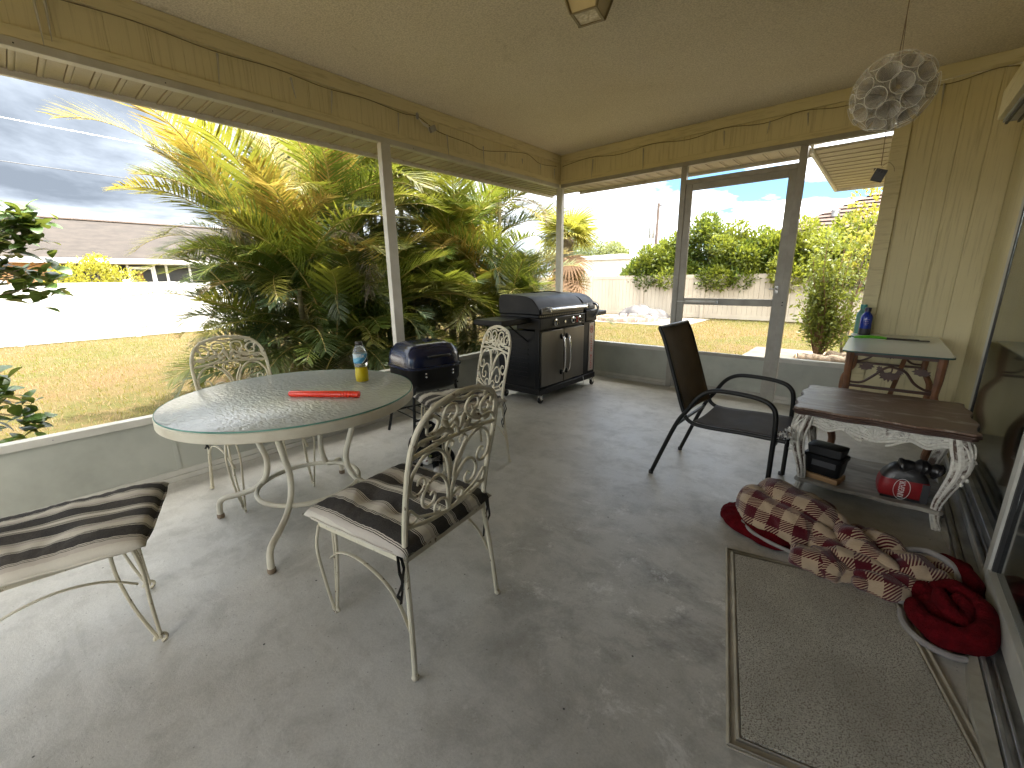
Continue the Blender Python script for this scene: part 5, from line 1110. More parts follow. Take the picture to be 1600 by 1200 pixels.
for sx in (1, -1):
    for sy in (1, -1):
        c0_ = Vector((sx*(HX-.055), sy*(HY-.055), 0)); o_ = Vector((sx, sy, 0)).normalized()
        prof = [(0.0, .512, .036), (0.022, .455, .043), (0.038, .39, .040), (0.028, .31, .033), (0.000, .22, .026), (-.022, .14, .021), (-.022, .07, .019), (-.004, .022, .020), (0.006, .004, .023)]
        P = crom([c0_+o_*a+Vector((0, 0, z)) for a, z, r in prof], 5); rr = np.interp(np.linspace(0, 1, len(P)), np.linspace(0, 1, len(prof)), [r for a, z, r in prof])
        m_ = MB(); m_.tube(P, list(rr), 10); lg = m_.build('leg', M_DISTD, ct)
        side = Vector((-o_.y, o_.x, 0)); m_ = MB()
        for k in (-1.9, -.95, 0, .95, 1.9): m_.tube([p+o_*(r*.80*math.cos(k))+side*(r*.80*math.sin(k)) for p, r in zip(P, rr)], [max(r*.33, .0045) for r in rr], 7)
        kn = c0_+o_*0.075+Vector((0, 0, .40))
        m_.tube([kn+side*(0.028*math.exp(-a*.3)*math.cos(a))+Vector((0, 0, 0.03*math.exp(-a*.3)*math.sin(a))) for a in [.5*k for k in range(14)]], 0.005, 6)
        for k in range(4): m_.ell(kn+Vector((0, 0, -.05-.02*k))+side*(.012*(-1)**k)-o_*0.008, (.008, .008, .012), 8, 6)
        for k in (-1, 0, 1): m_.tube(crom([kn+side*(k*.012)+Vector((0, 0, .03)), kn+side*(k*.022)+Vector((0, 0, .07))-o_*.012, kn+side*(k*.03)+Vector((0, 0, .09))-o_*.03], 3), [.006, .006, .005, .004, .004, .003, .003], 6)
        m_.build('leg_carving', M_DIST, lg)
M_SHELF = pm('grimy_white_shelf', (0.40, 0.37, 0.31), (0.20, 0.18, 0.15), 4, 0.75, 0, 0.2, 50, stretch=(1, 3, 1))
slab([(x*0.86, y*0.86) for x, y in SP], 0.085, 0.107).build('lower_shelf', M_SHELF, ct, bevel=0.004)

# charcoal bag on the shelf, slumped, top rolled over
M_BAGR = pm('red_bag_paper', (0.25, 0.012, 0.015), (0.17, 0.008, 0.010), 9, 0.38, 0, 0.35, 22, 0.008); M_BAGK = pm('black_bag_paper', (0.012, 0.011, 0.011), (0.022, 0.02, 0.02), 9, 0.34, 0, 0.4, 22, 0.008)
M_BAGS = pm('grey_bag_side', (0.05, 0.052, 0.055), (0.035, 0.035, 0.038), 8, 0.4, 0, 0.3, 22)
bg_ = thing('charcoal_bag', 'slumped red and black charcoal bag on the lower shelf of the carved table', 'bag', (0.235, 2.985, 0.108), rad(8))
rbox_loft([(0.092, 0.050, 0.002), (0.100, 0.058, 0.015), (0.106, 0.062, 0.05), (0.104, 0.062, 0.085), (0.098, 0.058, 0.112)], 44, 6).build('red_body', M_BAGR, bg_, ang=60)
rbox_loft([(0.0985, 0.0585, 0.1125), (0.090, 0.055, 0.135), (0.068, 0.046, 0.165), (0.05, 0.03, 0.185), (0.03, 0.02, 0.192)], 36, 5).build('black_shoulder', M_BAGK, bg_, ang=60)
m_ = MB(); P = crom([(-0.03, -0.005, 0.172), (0.02, -0.01, 0.185), (0.07, -0.012, 0.186), (0.115, -0.010, 0.178), (0.128, -0.008, 0.170)], 5); m_.tube(P, [0.032+0.008*math.sin(i*.9)+(0.006 if i % 3 else 0) for i in range(len(P))], 12); m_.build('rolled_top', M_BAGK, bg_)
m_ = MB(); m_.b2((0.066, -0.0635, 0.004), (0.096, -0.0605, 0.11)); m_.build('side_gusset', M_BAGS, bg_)
m_ = MB(); m_.b2((-0.095, -0.0632, 0.003), (0.096, -0.0602, 0.016)); m_.build('black_bottom_band', M_BAGK, bg_)
m_ = MB(); m_.tube([(-0.012+0.034*math.cos(a), -0.0638, 0.064+0.058*math.sin(a)) for a in [2*math.pi*k/32 for k in range(32)]], 0.0013, 5, closed=True); m_.build('white_oval', M_FASC, bg_)
text_obj('bag_lettering', 'KINGSFOR', 0.036, Matrix.Translation((-0.012, -0.0640, 0.064)) @ Matrix.Rotation(math.pi/2, 4, 'X') @ Matrix.Rotation(math.pi/2, 4, 'Z'), M_FASC, bg_, sx=0.55)

# black box on a block of wood
bb = thing('storage_box', 'black plastic box standing on the lower shelf beside the red bag', 'box', (-0.11, 2.99, 0.141), rad(-14))
rbox_loft([(0.082, 0.055, 0.0), (0.088, 0.060, 0.02), (0.094, 0.066, 0.10)], 40, 8).build('box_body', M_BLKP, bb, ang=50); rbox_loft([(0.100, 0.072, 0.101), (0.101, 0.073, 0.118), (0.094, 0.066, 0.124)], 40, 8).build('box_rim', M_BLKP, bb, ang=40)
rbox_loft([(0.085, 0.06, 0.1245), (0.092, 0.064, 0.17), (0.07, 0.045, 0.176)], 40, 8).build('box_lid', M_BLACK, bb, ang=40)
m_ = MB(); m_.b2((-0.05, -0.0685, 0.055), (0.07, -0.0655, 0.09)); m_.build('raised_plate', M_BAGS, bb, bevel=0.001)
m_ = MB(); m_.b2((-0.09, -0.065, 0), (0.09, 0.065, 0.032)); o = m_.build('wood_block', pm('raw_pine', (0.42, 0.26, 0.12), (0.34, 0.2, 0.09), 5, 0.6, stretch=(1, 6, 6)), bevel=0.003); o.location = (-0.11, 2.985, 0.108); o.rotation_euler = (0, 0, rad(-14)); tag(o, 'short block of pale wood under the black box', 'wood block')

# ------------------------------------------------------------------ crumpled blanket: soft bundles of folded fleece
def bundle(nm, c, r, rz, mat, parent, folds, seed=0, nu=150, nv=84, uvs=1.0, lift=0.0, tilt=0.0):
    """closed soft bundle: an ellipsoid whose skin is thrown into rounded folds with tight valleys"""
    g = np.random.default_rng(seed); th = np.linspace(0.03, np.pi-0.03, nu); ph = np.linspace(0, 2*np.pi, nv, endpoint=False); T, Ph = np.meshgrid(th, ph, indexing='ij')
    N = np.stack([-np.cos(T), np.sin(T)*np.cos(Ph), np.sin(T)*np.sin(Ph)], -1); e_ = 0.8
    B = np.sign(N)*np.abs(N)**e_*np.array(r); d = np.zeros(T.shape)
    for kx, ky, kz, amp, p0 in folds:
        w = 1.7*np.sin(B[..., 0]*11+p0*2)+1.3*np.sin(B[..., 1]*13+p0)+0.9*np.sin(B[..., 2]*17+p0*3)
        d += amp*(np.abs(np.sin(0.5*(B[..., 0]*kx+B[..., 1]*ky+B[..., 2]*kz+w+p0)))**0.75-0.62)
    d += 0.004*np.sin(B[..., 0]*70+3*np.sin(B[..., 1]*40))*np.sin(B[..., 1]*60+seed)
    P = B+N*d[..., None]*np.clip(np.sin(T)*2.2, 0.25, 1)[..., None]
    P[..., 2] += tilt*P[..., 0]+lift
    u = (B[..., 0]+0.35*d)*uvs; v = (Ph+1.0)*0.5*(r[1]+r[2])*uvs
    cz, sz = np.cos(rz), np.sin(rz); W = np.stack([c[0]+P[..., 0]*cz-P[..., 1]*sz, c[1]+P[..., 0]*sz+P[..., 1]*cz, np.maximum(P[..., 2]+c[2], 0.006+0.012*np.abs(np.sin(T)))], -1)
    I = np.arange(nu*nv).reshape(nu, nv); F = np.stack([I[:-1], I[1:], np.roll(I[1:], -1, 1), np.roll(I[:-1], -1, 1)], -1).reshape(-1, 4)
    uv = np.stack([u, v], -1).reshape(-1, 2); me = np_mesh(nm, W.reshape(-1, 3), F, mat, smooth=True, uv=uv)
    return link(nm, me, parent)
def mk_plaid():
    m = Mat('red_cream_plaid_fleece'); uv = m.tc('UV'); s_ = m.xyz(uv); cell = 0.055
    fu = m.math('FRACT', m.math('DIVIDE', s_[0], 2*cell)); fv = m.math('FRACT', m.math('DIVIDE', s_[1], 2*cell)); a = m.math('LESS_THAN', fu, 0.5); b_ = m.math('LESS_THAN', fv, 0.5)
    dg = m.math('LESS_THAN', m.math('FRACT', m.math('MULTIPLY', m.math('ADD', s_[0], s_[1]), 1/0.0125)), 0.58)
    both = m.math('MULTIPLY', a, b_); one = m.math('ABSOLUTE', m.math('SUBTRACT', a, b_)); f = m.math('MAXIMUM', both, m.math('MULTIPLY', one, dg))
    n = m.noise(30, 4, 0.6); c = m.mix(f, m.mix(n, (0.46, 0.35, 0.23), (0.36, 0.26, 0.165)), m.mix(n, (0.085, 0.003, 0.008), (0.055, 0.002, 0.006)))
    m.col(c); m.set(Roughness=0.95, Specular_IOR_Level=0.1, Sheen_Weight=0.4); m.bump(m.noise(160, 3, 0.7), 0.6, 0.006); return m.m
M_PLAID = mk_plaid(); M_FLEECE = pm('deep_red_fleece', (0.12, 0.004, 0.007), (0.07, 0.002, 0.004), 30, 0.95, 0, 0.9, 120, 0.012, spec=0.1); M_PIPE = pm('grey_blanket_edge', (0.30, 0.28, 0.26), (0.22, 0.2, 0.19), 12, 0.9)
bk = thing('fleece_blanket', 'crumpled red and cream plaid fleece blanket with red back on the floor by the mat', 'blanket')
FA = [(18, 30, 12, .050, .4), (-24, 38, 22, .026, 1.7), (30, -12, 30, .013, 3.0)]
bundle('plaid_fold', (-0.205, 2.40, 0.075), (.22, .19, .165), rad(-18), M_PLAID, bk, [(12, 20, 10, .034, .9), (28, -24, 14, .018, 2.0)], 1)
bundle('plaid_fold', (0.03, 2.315, 0.05), (.235, .145, .115), rad(-24), M_PLAID, bk, FA, 2)
bundle('plaid_fold', (0.075, 2.165, 0.045), (.225, .085, .066), rad(6), M_PLAID, bk, [(24, 34, 10, .040, 1.1), (-28, 20, 30, .018, .2)], 3)
bundle('plaid_fold', (-0.02, 2.13, 0.05), (.085, .055, .055), rad(-40), M_PLAID, bk, [(30, 30, 10, .022, 2.1)], 13)
bundle('plaid_fold', (0.17, 2.115, 0.045), (.10, .05, .05), rad(12), M_PLAID, bk, [(30, 30, 10, .022, .7)], 14)
bundle('plaid_fold', (0.275, 2.255, 0.05), (.145, .10, .085), rad(32), M_PLAID, bk, [(30, 24, 18, .046, 2.4), (-34, 40, 10, .018, .8)], 4)
bundle('red_underside', (-0.315, 2.325, 0.03), (.20, .14, .05), rad(-32), M_FLEECE, bk, [(14, 18, 0, .014, .3)], 5)
bundle('red_underside', (0.405, 2.345, 0.04), (.07, .13, .085), rad(5), M_FLEECE, bk, [(30, 20, 10, .03, .5)], 6)
bundle('red_fold', (0.365, 2.045, 0.04), (.085, .105, .055), rad(12), M_FLEECE, bk, [(26, 22, 12, .03, 1.4), (-30, 30, 16, .016, 2.2)], 7)
def roll(path, r, mat, nm, n=16):
    m_ = MB(); P = crom(path, 8); k = len(P); m_.tube(P, [r*(0.35+0.65*math.sin(math.pi*min(1, max(0, 0.08+0.84*i/k)))**.5)*(1+.09*math.sin(i*.55)) for i in range(k)], n, flat=1.35); return m_.build(nm, mat, bk, ang=180)
roll([(.265, 2.05, .05), (.285, 1.96, .06), (.345, 1.905, .065), (.42, 1.925, .075), (.45, 2.01, .09), (.435, 2.10, .105), (.375, 2.15, .115), (.32, 2.12, .11)], .036, M_FLEECE, 'red_roll')
roll([(.33, 2.09, .115), (.345, 2.02, .10), (.385, 1.985, .085), (.40, 2.05, .10), (.375, 2.10, .115)], .028, M_FLEECE, 'red_roll')
roll([(.20, 2.10, .035), (.25, 2.135, .05), (.31, 2.15, .06), (.36, 2.18, .06)], .034, M_FLEECE, 'red_roll')
def pipe(path, r=.0085): m_ = MB(); m_.tube(crom(path, 6), r, 8); m_.build('grey_piping', M_PIPE, bk)
pipe([(-.415, 2.50, .07), (-.44, 2.42, .07), (-.41, 2.30, .065), (-.335, 2.20, .055), (-.24, 2.155, .05), (-.14, 2.14, .045)])
pipe([(.235, 2.03, .022), (.245, 1.95, .02), (.29, 1.885, .02), (.355, 1.865, .02), (.40, 1.88, .02)], .012); pipe([(.17, 2.105, .025), (.215, 2.085, .025), (.25, 2.09, .025)], .010)
pipe([(.24, 2.345, .12), (.31, 2.36, .135), (.38, 2.325, .125), (.40, 2.26, .095), (.375, 2.205, .07)], .013)

# ------------------------------------------------------------------ door mat
def mk_pile():
    m = Mat('taupe_loop_pile'); a = m.vor(260); n = m.noise(120, 4, 0.7); b_ = m.noise(3, 4)
    c = m.mix(m.ramp(n, [(0.35, 0.0), (0.65, 1.0)]), (0.64, 0.60, 0.50), (0.80, 0.76, 0.66)); c = m.mix(m.ramp(a, [(0.52, 0.0), (0.75, 1.0)]), c, (0.30, 0.26, 0.20)); c = m.mix(m.ramp(b_, [(0.4, 0.0), (0.7, 0.45)]), c, (0.30, 0.265, 0.20))
    m.col(c); m.set(Roughness=0.95, Specular_IOR_Level=0.1); m.bump(m.math('SUBTRACT', n, a), 1.0, 0.008); return m.m
M_PILE = mk_pile(); M_MATB = pm('taupe_rubber_border', (0.40, 0.36, 0.28), (0.29, 0.26, 0.2), 9, 0.7, 0, 0.4, 70)
mt_ = thing('door_mat', 'rectangular taupe door mat with ridged border in front of the sliding door', 'mat', (0.04, 1.642, 0.0), rad(14.65))
m_ = MB(); m_.b2((-0.325, -0.50, 0.001), (0.325, 0.50, 0.005)); m_.build('backing', M_MATB, mt_, bevel=0.002)
m_ = MB(); m_.b2((-0.285, -0.46, 0.0055), (0.285, 0.46, 0.013)); m_.build('pile', M_PILE, mt_, bevel=0.004)
for o0, h0 in ((0.318, 0.011), (0.293, 0.015)):
    m_ = MB(); dx, dy = o0, o0+0.175
    m_.tube([(-dx, -dy, .006), (dx, -dy, .006), (dx, dy, .006), (-dx, dy, .006)], 0.0068 if o0 > .3 else 0.0085, 8, closed=True); m_.build('border_ridge', M_MATB, mt_)

# ------------------------------------------------------------------ rusty table with glass top by the siding
M_RUST = pm('rusty_brown_frame', (0.20, 0.085, 0.035), (0.10, 0.042, 0.02), 9, 0.55, 0.0, 0.25, 60, lo=.4, hi=.65); M_RUSTD = pm('dark_leaf_iron', (0.07, 0.028, 0.016), (0.045, 0.02, 0.013), 9, 0.5)
gt2 = thing('glass_top_table', 'frosted glass topped table with rusty leaf work legs against the siding', 'table', (0.125, 4.36, 0))
M_FROST = Mat('frosted_pale_glass'); _n = M_FROST.noise(5, 6, .6); M_FROST.col(M_FROST.mix(_n, (0.58, 0.62, 0.57), (0.66, 0.68, 0.62))); M_FROST.set(Transmission_Weight=0.12, Roughness=0.25, Specular_IOR_Level=0.6); M_FROST = M_FROST.m
pl = []
for sx, sy, a0 in ((1, -1, -90), (1, 1, 0), (-1, 1, 90), (-1, -1, 180)):
    for k in range(7): a = rad(a0+90*k/6); pl.append((sx*(0.285-0.045)+0.045*math.cos(a), sy*(0.60-0.045)+0.045*math.sin(a)))
g_ = slab(pl, 0.766, 0.776).build('glass_top', M_FROST, gt2); slab(pl, 0.7652, 0.7757, 1.004).build('glass_edge', pm('dark_glass_edge', (0.03, 0.07, 0.065), (0.04, 0.09, 0.08), 8, 0.15, bump=0), g_)
g_.data.materials[0] = M_FROST
E7 = [(-0.235, -0.53), (0.235, -0.53), (0.235, 0.53), (-0.235, 0.53)]
for x, y in E7:
    s_ = 1 if x > 0 else -1; t_ = 1 if y > 0 else -1
    P = crom([(x, y, .764), (x, y, .62), (x-s_*0.004, y, .50), (x+s_*0.025, y+t_*.01, .44), (x+s_*0.055, y+t_*.02, .36), (x+s_*0.05, y+t_*.02, .22), (x+s_*0.02, y+t_*.01, .10), (x+s_*0.035, y+t_*.02, .004)], 5)
    m_ = MB(); m_.tube(P, [0.026-0.006*abs(math.sin(i*.12)) for i in range(len(P))], 8); m_.build('leg', M_RUST, gt2)
def vine(p, q):
    p, q = Vector(p), Vector(q); d = (q-p).normalized(); L_ = (q-p).length
    m_ = MB(); m_.bar(p+Vector((0, 0, .52)), q+Vector((0, 0, .52)), 0.018, 0.018); m_.bar(p+Vector((0, 0, .748)), q+Vector((0, 0, .748)), 0.018, 0.022); m_.build('end_rail', M_RUSTD, gt2)
    W = lambda t, z: p+d*(L_*t)+Vector((0, 0, z))
    m_ = MB(); m_.tube(crom([W(.0, .545), W(.15, .55), W(.28, .60), W(.42, .665), W(.52, .672), W(.66, .65), W(.78, .58), W(.9, .545), W(1, .535)], 6), 0.008, 8); m_.tube(crom([W(.5, .67), W(.5, .645), W(.48, .63)], 4), 0.005, 6); m_.build('vine_stem', M_RUSTD, gt2)
    nrm = Vector((-d.y, d.x, 0))
    def leaf(t, z, a, s_):
        out = []; c = W(t, z)
        sh = [(0, 0), (.22, .10), (.55, .08), (.50, .28), (.85, .34), (.62, .50), (.70, .72), (.42, .66), (.30, .92), (.12, .74), (0, 1.05), (-.12, .74), (-.30, .92), (-.42, .66), (-.70, .72), (-.62, .50), (-.85, .34), (-.50, .28), (-.55, .08), (-.22, .10)]
        for u, v in sh: ca, sa = math.cos(a), math.sin(a); out.append(c+d*((u*ca-v*sa)*s_)+Vector((0, 0, (u*sa+v*ca)*s_))-nrm*.003)
        m_ = MB(); m_.prism(out, nrm*0.006); m_.build('leaf', M_RUSTD, gt2)
    leaf(.48, .640, math.pi, .070); leaf(.40, .655, math.pi*.66, .042); leaf(.56, .655, -math.pi*.66, .042); leaf(.19, .64, .15, .055); leaf(.83, .63, -.2, .060)
vine((-0.215, -0.53, 0), (0.215, -0.53, 0)); vine((0.215, 0.53, 0), (-0.215, 0.53, 0))
for s_ in (1, -1): m_ = MB(); m_.bar((s_*.235, -.51, .75), (s_*.235, .51, .75), 0.018, 0.02); m_.build('side_rail', M_RUSTD, gt2)
m_ = MB(); m_.bar((0.12, 0.45, 0.745), (-0.02, -.1, .06), .03, .012); m_.build('diagonal_brace', M_RUST, gt2)

def bottle(name, label, loc, mat, capm, h, r_, neck, waist=None):
    t = thing(name, label, 'bottle', loc); s_ = h
    m_ = MB(); m_.lathe([(0.0001, 0), (r_*.94, 0), (r_, .006), (r_, s_*.62), (r_*.92, s_*.70), (r_*.66, s_*.78), (neck, s_*.83), (neck, s_*.86)], 24); b_ = m_.build('body', mat, t)
    m_ = MB(); m_.lathe([(neck*1.15, s_*.86), (neck*1.15, s_*.985), (neck*1.0, s_), (0.0001, s_)], 20); m_.build('cap', capm, t); return t, b_
M_BLUEB = pm('cobalt_bottle', (0.01, 0.035, 0.30), (0.008, 0.025, 0.22), 9, 0.15, bump=0); M_NAVY = pm('navy_cap', (0.01, 0.012, 0.05), (0.01, 0.01, 0.04), 9, 0.35)
t, b_ = bottle('blue_bottle', 'cobalt blue squeeze bottle on the glass topped table', (-0.075, 4.83, .7765), M_BLUEB, M_NAVY, 0.235, 0.042, 0.020)
m_ = MB(); m_.lathe([(.0425, .002), (.0428, .004), (.0428, .055), (.0425, .057)], 24); m_.build('dark_foot_band', M_BLACK, t)
for z, w in ((.135, .9), (.118, .6), (.104, .75), (.09, .5)):      # faint printed lines on the label
    m_ = MB(); vs = []; n = 10
    for i in range(n+1):
        a = -1.45+w*(i/n-.5); vs += [(.0426*math.cos(a), .0426*math.sin(a), z-.002), (.0426*math.cos(a), .0426*math.sin(a), z+.002)]
    m_.add(vs, [(2*i, 2*i+2, 2*i+3, 2*i+1) for i in range(n)]); m_.build('label_print', pm('pale_violet_print', (0.30, 0.25, 0.55), None, 5, .5, bump=0), t)
M_TEAL = Mat('clear_teal_plastic'); M_TEAL.col((0.30, 0.62, 0.60)); M_TEAL.set(Transmission_Weight=.6, Roughness=.15, IOR=1.3); M_TEAL = M_TEAL.m
bottle('teal_bottle', 'clear teal bottle half hidden behind the blue one', (-0.11, 4.93, .7765), M_TEAL, pm('teal_cap', (0.04, 0.25, 0.24), None, 6, .4), 0.255, 0.043, 0.021)
M_GRN = pm('lime_green_grip', (0.10, 0.42, 0.02), (0.07, 0.30, 0.015), 6, .35, bump=.05)
tl = thing('barbecue_lighter', 'lime green handled barbecue tool with black shaft on the glass table', 'tool', (0.07, 4.50, .7765), rad(8))
m_ = MB(); P = crom([(-.20, 0, .016), (-.17, 0, .019), (-.10, 0, .022), (-.03, 0, .02), (.005, 0, .016)], 5); m_.tube(P, [.009, .011, .012, .013, .014, .015, .016, .017, .017, .017, .017, .017, .017, .016, .016, .015, .015, .014, .013, .012, .011][:len(P)], 10, flat=.75); m_.build('green_grip', M_GRN, tl)
m_ = MB(); m_.tube([(0.0, 0, .015), (0.20, 0, .012)], [.009, .007], 8); m_.bar((0.06, 0.012, .010), (0.26, 0.012, .008), .035, .008); m_.build('black_shaft', M_BLACK, tl)
m_ = MB(); m_.tube(crom([(-.20, .0, .018), (-.22, .01, .022), (-.235, 0, .016), (-.22, -.01, .014)], 4), .005, 6); m_.build('hanging_loop', pm('dark_green_loop', (0.02, 0.14, 0.06), None, 5, .4), tl)

# ------------------------------------------------------------------ overhead things
def mk_cup():
    m = Mat('clear_cup_plastic'); lw_ = m.n('ShaderNodeLayerWeight'); lw_.inputs[0].default_value = 0.35
    m.col((0.95, 0.94, 0.90)); m.set(Roughness=0.08, Specular_IOR_Level=0.8)
    tr_ = m.n('ShaderNodeBsdfTransparent'); tr_.inputs[0].default_value = (0.93, 0.92, 0.90, 1); x = m.n('ShaderNodeMixShader')
    f = m.math('MULTIPLY_ADD', lw_.outputs['Facing'], 0.5, 0.05); m.l(f, x.inputs[0]); m.l(tr_.outputs[0], x.inputs[1]); m.l(m.b.outputs[0], x.inputs[2]); m.l(x.outputs[0], m.o.inputs[0]); return m.m
M_CUP = mk_cup()
OC = (-0.095, 2.56, 2.03)
ho = thing('cup_ball_ornament', 'hanging ball made of clear plastic cups under the ceiling', 'ornament', OC)
m_ = MB(); m_.lathe([(0.0001, 0.0), (0.017, 0.0), (0.019, 0.004), (0.0275, 0.064), (0.0310, 0.070), (0.0325, 0.072), (0.0312, 0.0705), (0.0268, 0.063), (0.018, 0.005), (0.0001, 0.002)], 18); m_.tube([(.0325*math.cos(2*math.pi*i/20), .0325*math.sin(2*math.pi*i/20), .0722) for i in range(20)], .0008, 5, closed=True, mi=1); cupm = m_.mesh('cup', [M_CUP, pm('cup_rim', (.85, .84, .80), (.8, .79, .75), 5, .2, bump=0)])
n = 44
for k in range(n):
    z = 1-2*(k+.5)/n; a = k*2.39996; r_ = math.sqrt(1-z*z); d = Vector((r_*math.cos(a), r_*math.sin(a), z)); q = d.to_track_quat('Z', 'Y')
    link('cup', cupm, ho, d*0.052, q.to_euler(), RND.uniform(1.1, 1.25))
m_ = MB(); m_.tube([(0.0, 0, 0.06), (0.003, 0, .30), (-0.006, 0.0, CZ-OC[2])], 0.0018, 5); m_.tube([(0.012, 0.004, 0.10), (0.002, 0, .30), (0.004, 0, CZ-OC[2])], 0.0014, 5); m_.build('hanging_cord', M_DSTALK, ho)
m_ = MB(); m_.tube([(0, 0, -.06), (0.008, 0, -.28)], 0.0015, 5); m_.tube(crom([(0.01, 0, -.285), (.03, 0.0, -.27), (.05, 0, -.29), (.055, 0, -.31)], 4), 0.0009, 4); m_.build('lower_cord', M_DSTALK, ho)
m_ = MB(); m_.box((0.006, 0, -.318), (0.042, 0.012, 0.05), Matrix.Rotation(0.35, 3, 'Y')); w_ = m_.build('black_weight', M_BLACK, ho, bevel=.002)
for k in range(5): m_ = MB(); m_.box((-0.012+k*.010, -.008, -.292+.006*k*-1), (0.004, 0.004, 0.010), Matrix.Rotation(.35, 3, 'Y')); m_.build('clip_tooth', M_BLACK, w_)

M_LAMP = pm('bronze_beige_lamp', (0.60, 0.53, 0.36), (0.5, 0.44, 0.29), 6, .4, .2); M_LENS = Mat('pebbled_lens'); _v = M_LENS.vor(60); M_LENS.col(M_LENS.mix(_v, (0.75, .68, .52), (.5, .44, .32))); M_LENS.set(Roughness=.25); M_LENS.bump(_v, .8, .006); M_LENS = M_LENS.m
M_LAMPD = pm('lamp_edge', (0.30, 0.25, 0.15), (0.22, 0.18, 0.1), 6, .5)
cl_ = thing('ceiling_light', 'small tapered square lamp on the porch ceiling', 'lamp', (-1.46, 2.37, CZ-.001), rad(12))
def frustum(a, z0, b_, z1): return [(-a, -a, z0), (a, -a, z0), (a, a, z0), (-a, a, z0), (-b_, -b_, z1), (b_, -b_, z1), (b_, b_, z1), (-b_, b_, z1)], [(0, 3, 2, 1), (4, 5, 6, 7), (0, 1, 5, 4), (1, 2, 6, 5), (2, 3, 7, 6), (3, 0, 4, 7)]
for k in range(4):
    a = k*math.pi/2; R_ = Matrix.Rotation(a, 3, 'Z'); m_ = MB(); m_.add([R_ @ Vector(p) for p in ((-.060, -.058, -.145), (.060, -.058, -.145), (.093, -.093, -.012), (-.093, -.093, -.012), (-.060, -.054, -.145), (.060, -.054, -.145), (.093, -.088, -.012), (-.093, -.088, -.012))], [(0, 1, 2, 3), (7, 6, 5, 4), (0, 4, 5, 1), (1, 5, 6, 2), (2, 6, 7, 3), (3, 7, 4, 0)]); m_.build('side_panel', M_LAMP, cl_)
    m_ = MB(); m_.bar(R_ @ Vector((-.061, -.061, -.147)), R_ @ Vector((-.096, -.096, -.01)), .010, .010); m_.build('corner_strip', M_LAMPD, cl_)
    m_ = MB(); m_.bar(R_ @ Vector((-.062, -.056, -.148)), R_ @ Vector((.050, -.056, -.148)), .012, .006); m_.build('bottom_frame', M_LAMPD, cl_)
m_ = MB(); m_.b2((-.049, -.049, -.147), (.049, .049, -.141)); m_.build('lens', M_LENS, cl_); m_ = MB(); m_.b2((-.10, -.10, -.010), (.10, .10, 0)); m_.build('base_plate', M_LAMP, cl_, bevel=.003)

cl_.scale = (1.2, 1.2, 1.0)

# icicle string lights pinned along the beams
M_CORD = pm('olive_light_cord', (0.22, 0.18, 0.09), (0.15, 0.12, 0.06), 9, .7); M_BULB = Mat('clear_icicle'); M_BULB.col((.82, .80, .72)); M_BULB.set(Transmission_Weight=.5, Roughness=.2); M_BULB = M_BULB.m
def lights(label, pts, drops):
    t = thing('string_lights', label, 'string lights'); m_ = MB(); P = crom(pts, 5); m_.tube(P, .0035, 5); m_.build('cord', M_CORD, t)
    for x, y, z, l, tx, ty in drops:
        m_ = MB(); m_.tube([(x, y, z), (x+tx*.4, y+ty*.4, z-l*.45), (x+tx, y+ty, z-l)], [.007, .006, .0015], 6); m_.ell((x, y, z), (.008, .008, .011), 6, 5); m_.build('icicle_bulb', M_BULB, t)
    return t
xs = XL+.022
pts = [(xs, YB+.3, 2.735)]; drops = []
for k, y in enumerate([-1.5, -.6, -.1, .33, .75, 1.12, 1.5, 1.85, 2.2, 2.55]): pts.append((xs, y, 2.735-(.018 if k % 2 else .0)))
pts += [(xs, 2.72, 2.73), (xs, 2.95, 2.66), (xs, 3.35, 2.64), (xs, 3.55, 2.615), (xs, 3.95, 2.68), (xs, 4.3, 2.72), (xs, 4.55, 2.66), (xs, 4.9, 2.69)]
for y, l in ((.36, .22), (.40, .19), (1.15, .17), (1.6, .12), (1.9, .15), (2.5, .16), (3.05, .17), (3.55, .20), (3.9, .09), (4.2, .05), (4.55, .05), (4.85, .12)): drops.append((xs+.004, y, 2.70 if y < 2.6 else 2.645, l, .0, .02*math.sin(9*y)))
sl_ = lights('icicle string lights pinned along the lawn side beam', pts, drops)
m_ = MB(); m_.box((xs+.02, 2.86, 2.66), (.03, .07, .05), Matrix.Rotation(.5, 3, 'X')); m_.ell((xs+.012, 2.70, 2.73), (.012, .018, .03), 8, 6); m_.build('plug_box', M_RIB, sl_, bevel=.004)
m_ = MB()
for k in range(7): m_.tube(crom([(xs+.01, 2.70+.01*k, 2.73-.01*k), (xs+.02+.006*k, 2.76+.01*RND.random(), 2.66+.02*RND.random()), (xs+.015, 2.82, 2.69-.01*k)], 4), .0025, 5)
m_.build('tangled_wire', M_FASC, sl_)
ys = YF-.022; pts = [(XL+.05, ys, 2.70)]; drops = []
for k, x in enumerate([-3.0, -2.6, -2.2, -1.8, -1.45, -1.1, -.8, -.5, -.15, .15, .4, XR-.03]): pts.append((x, ys, 2.735-.035*(k % 2)))
for x, l in ((-2.95, .20), (-2.3, .22), (-1.45, .13), (-1.05, .10), (-.75, .10), (.12, .17)): drops.append((x, ys-.004, 2.70, l, .015*math.sin(7*x), 0))
lights('icicle string lights pinned along the beam above the screen door', pts, drops)
pts = [(xs, 4.9, 2.69)]

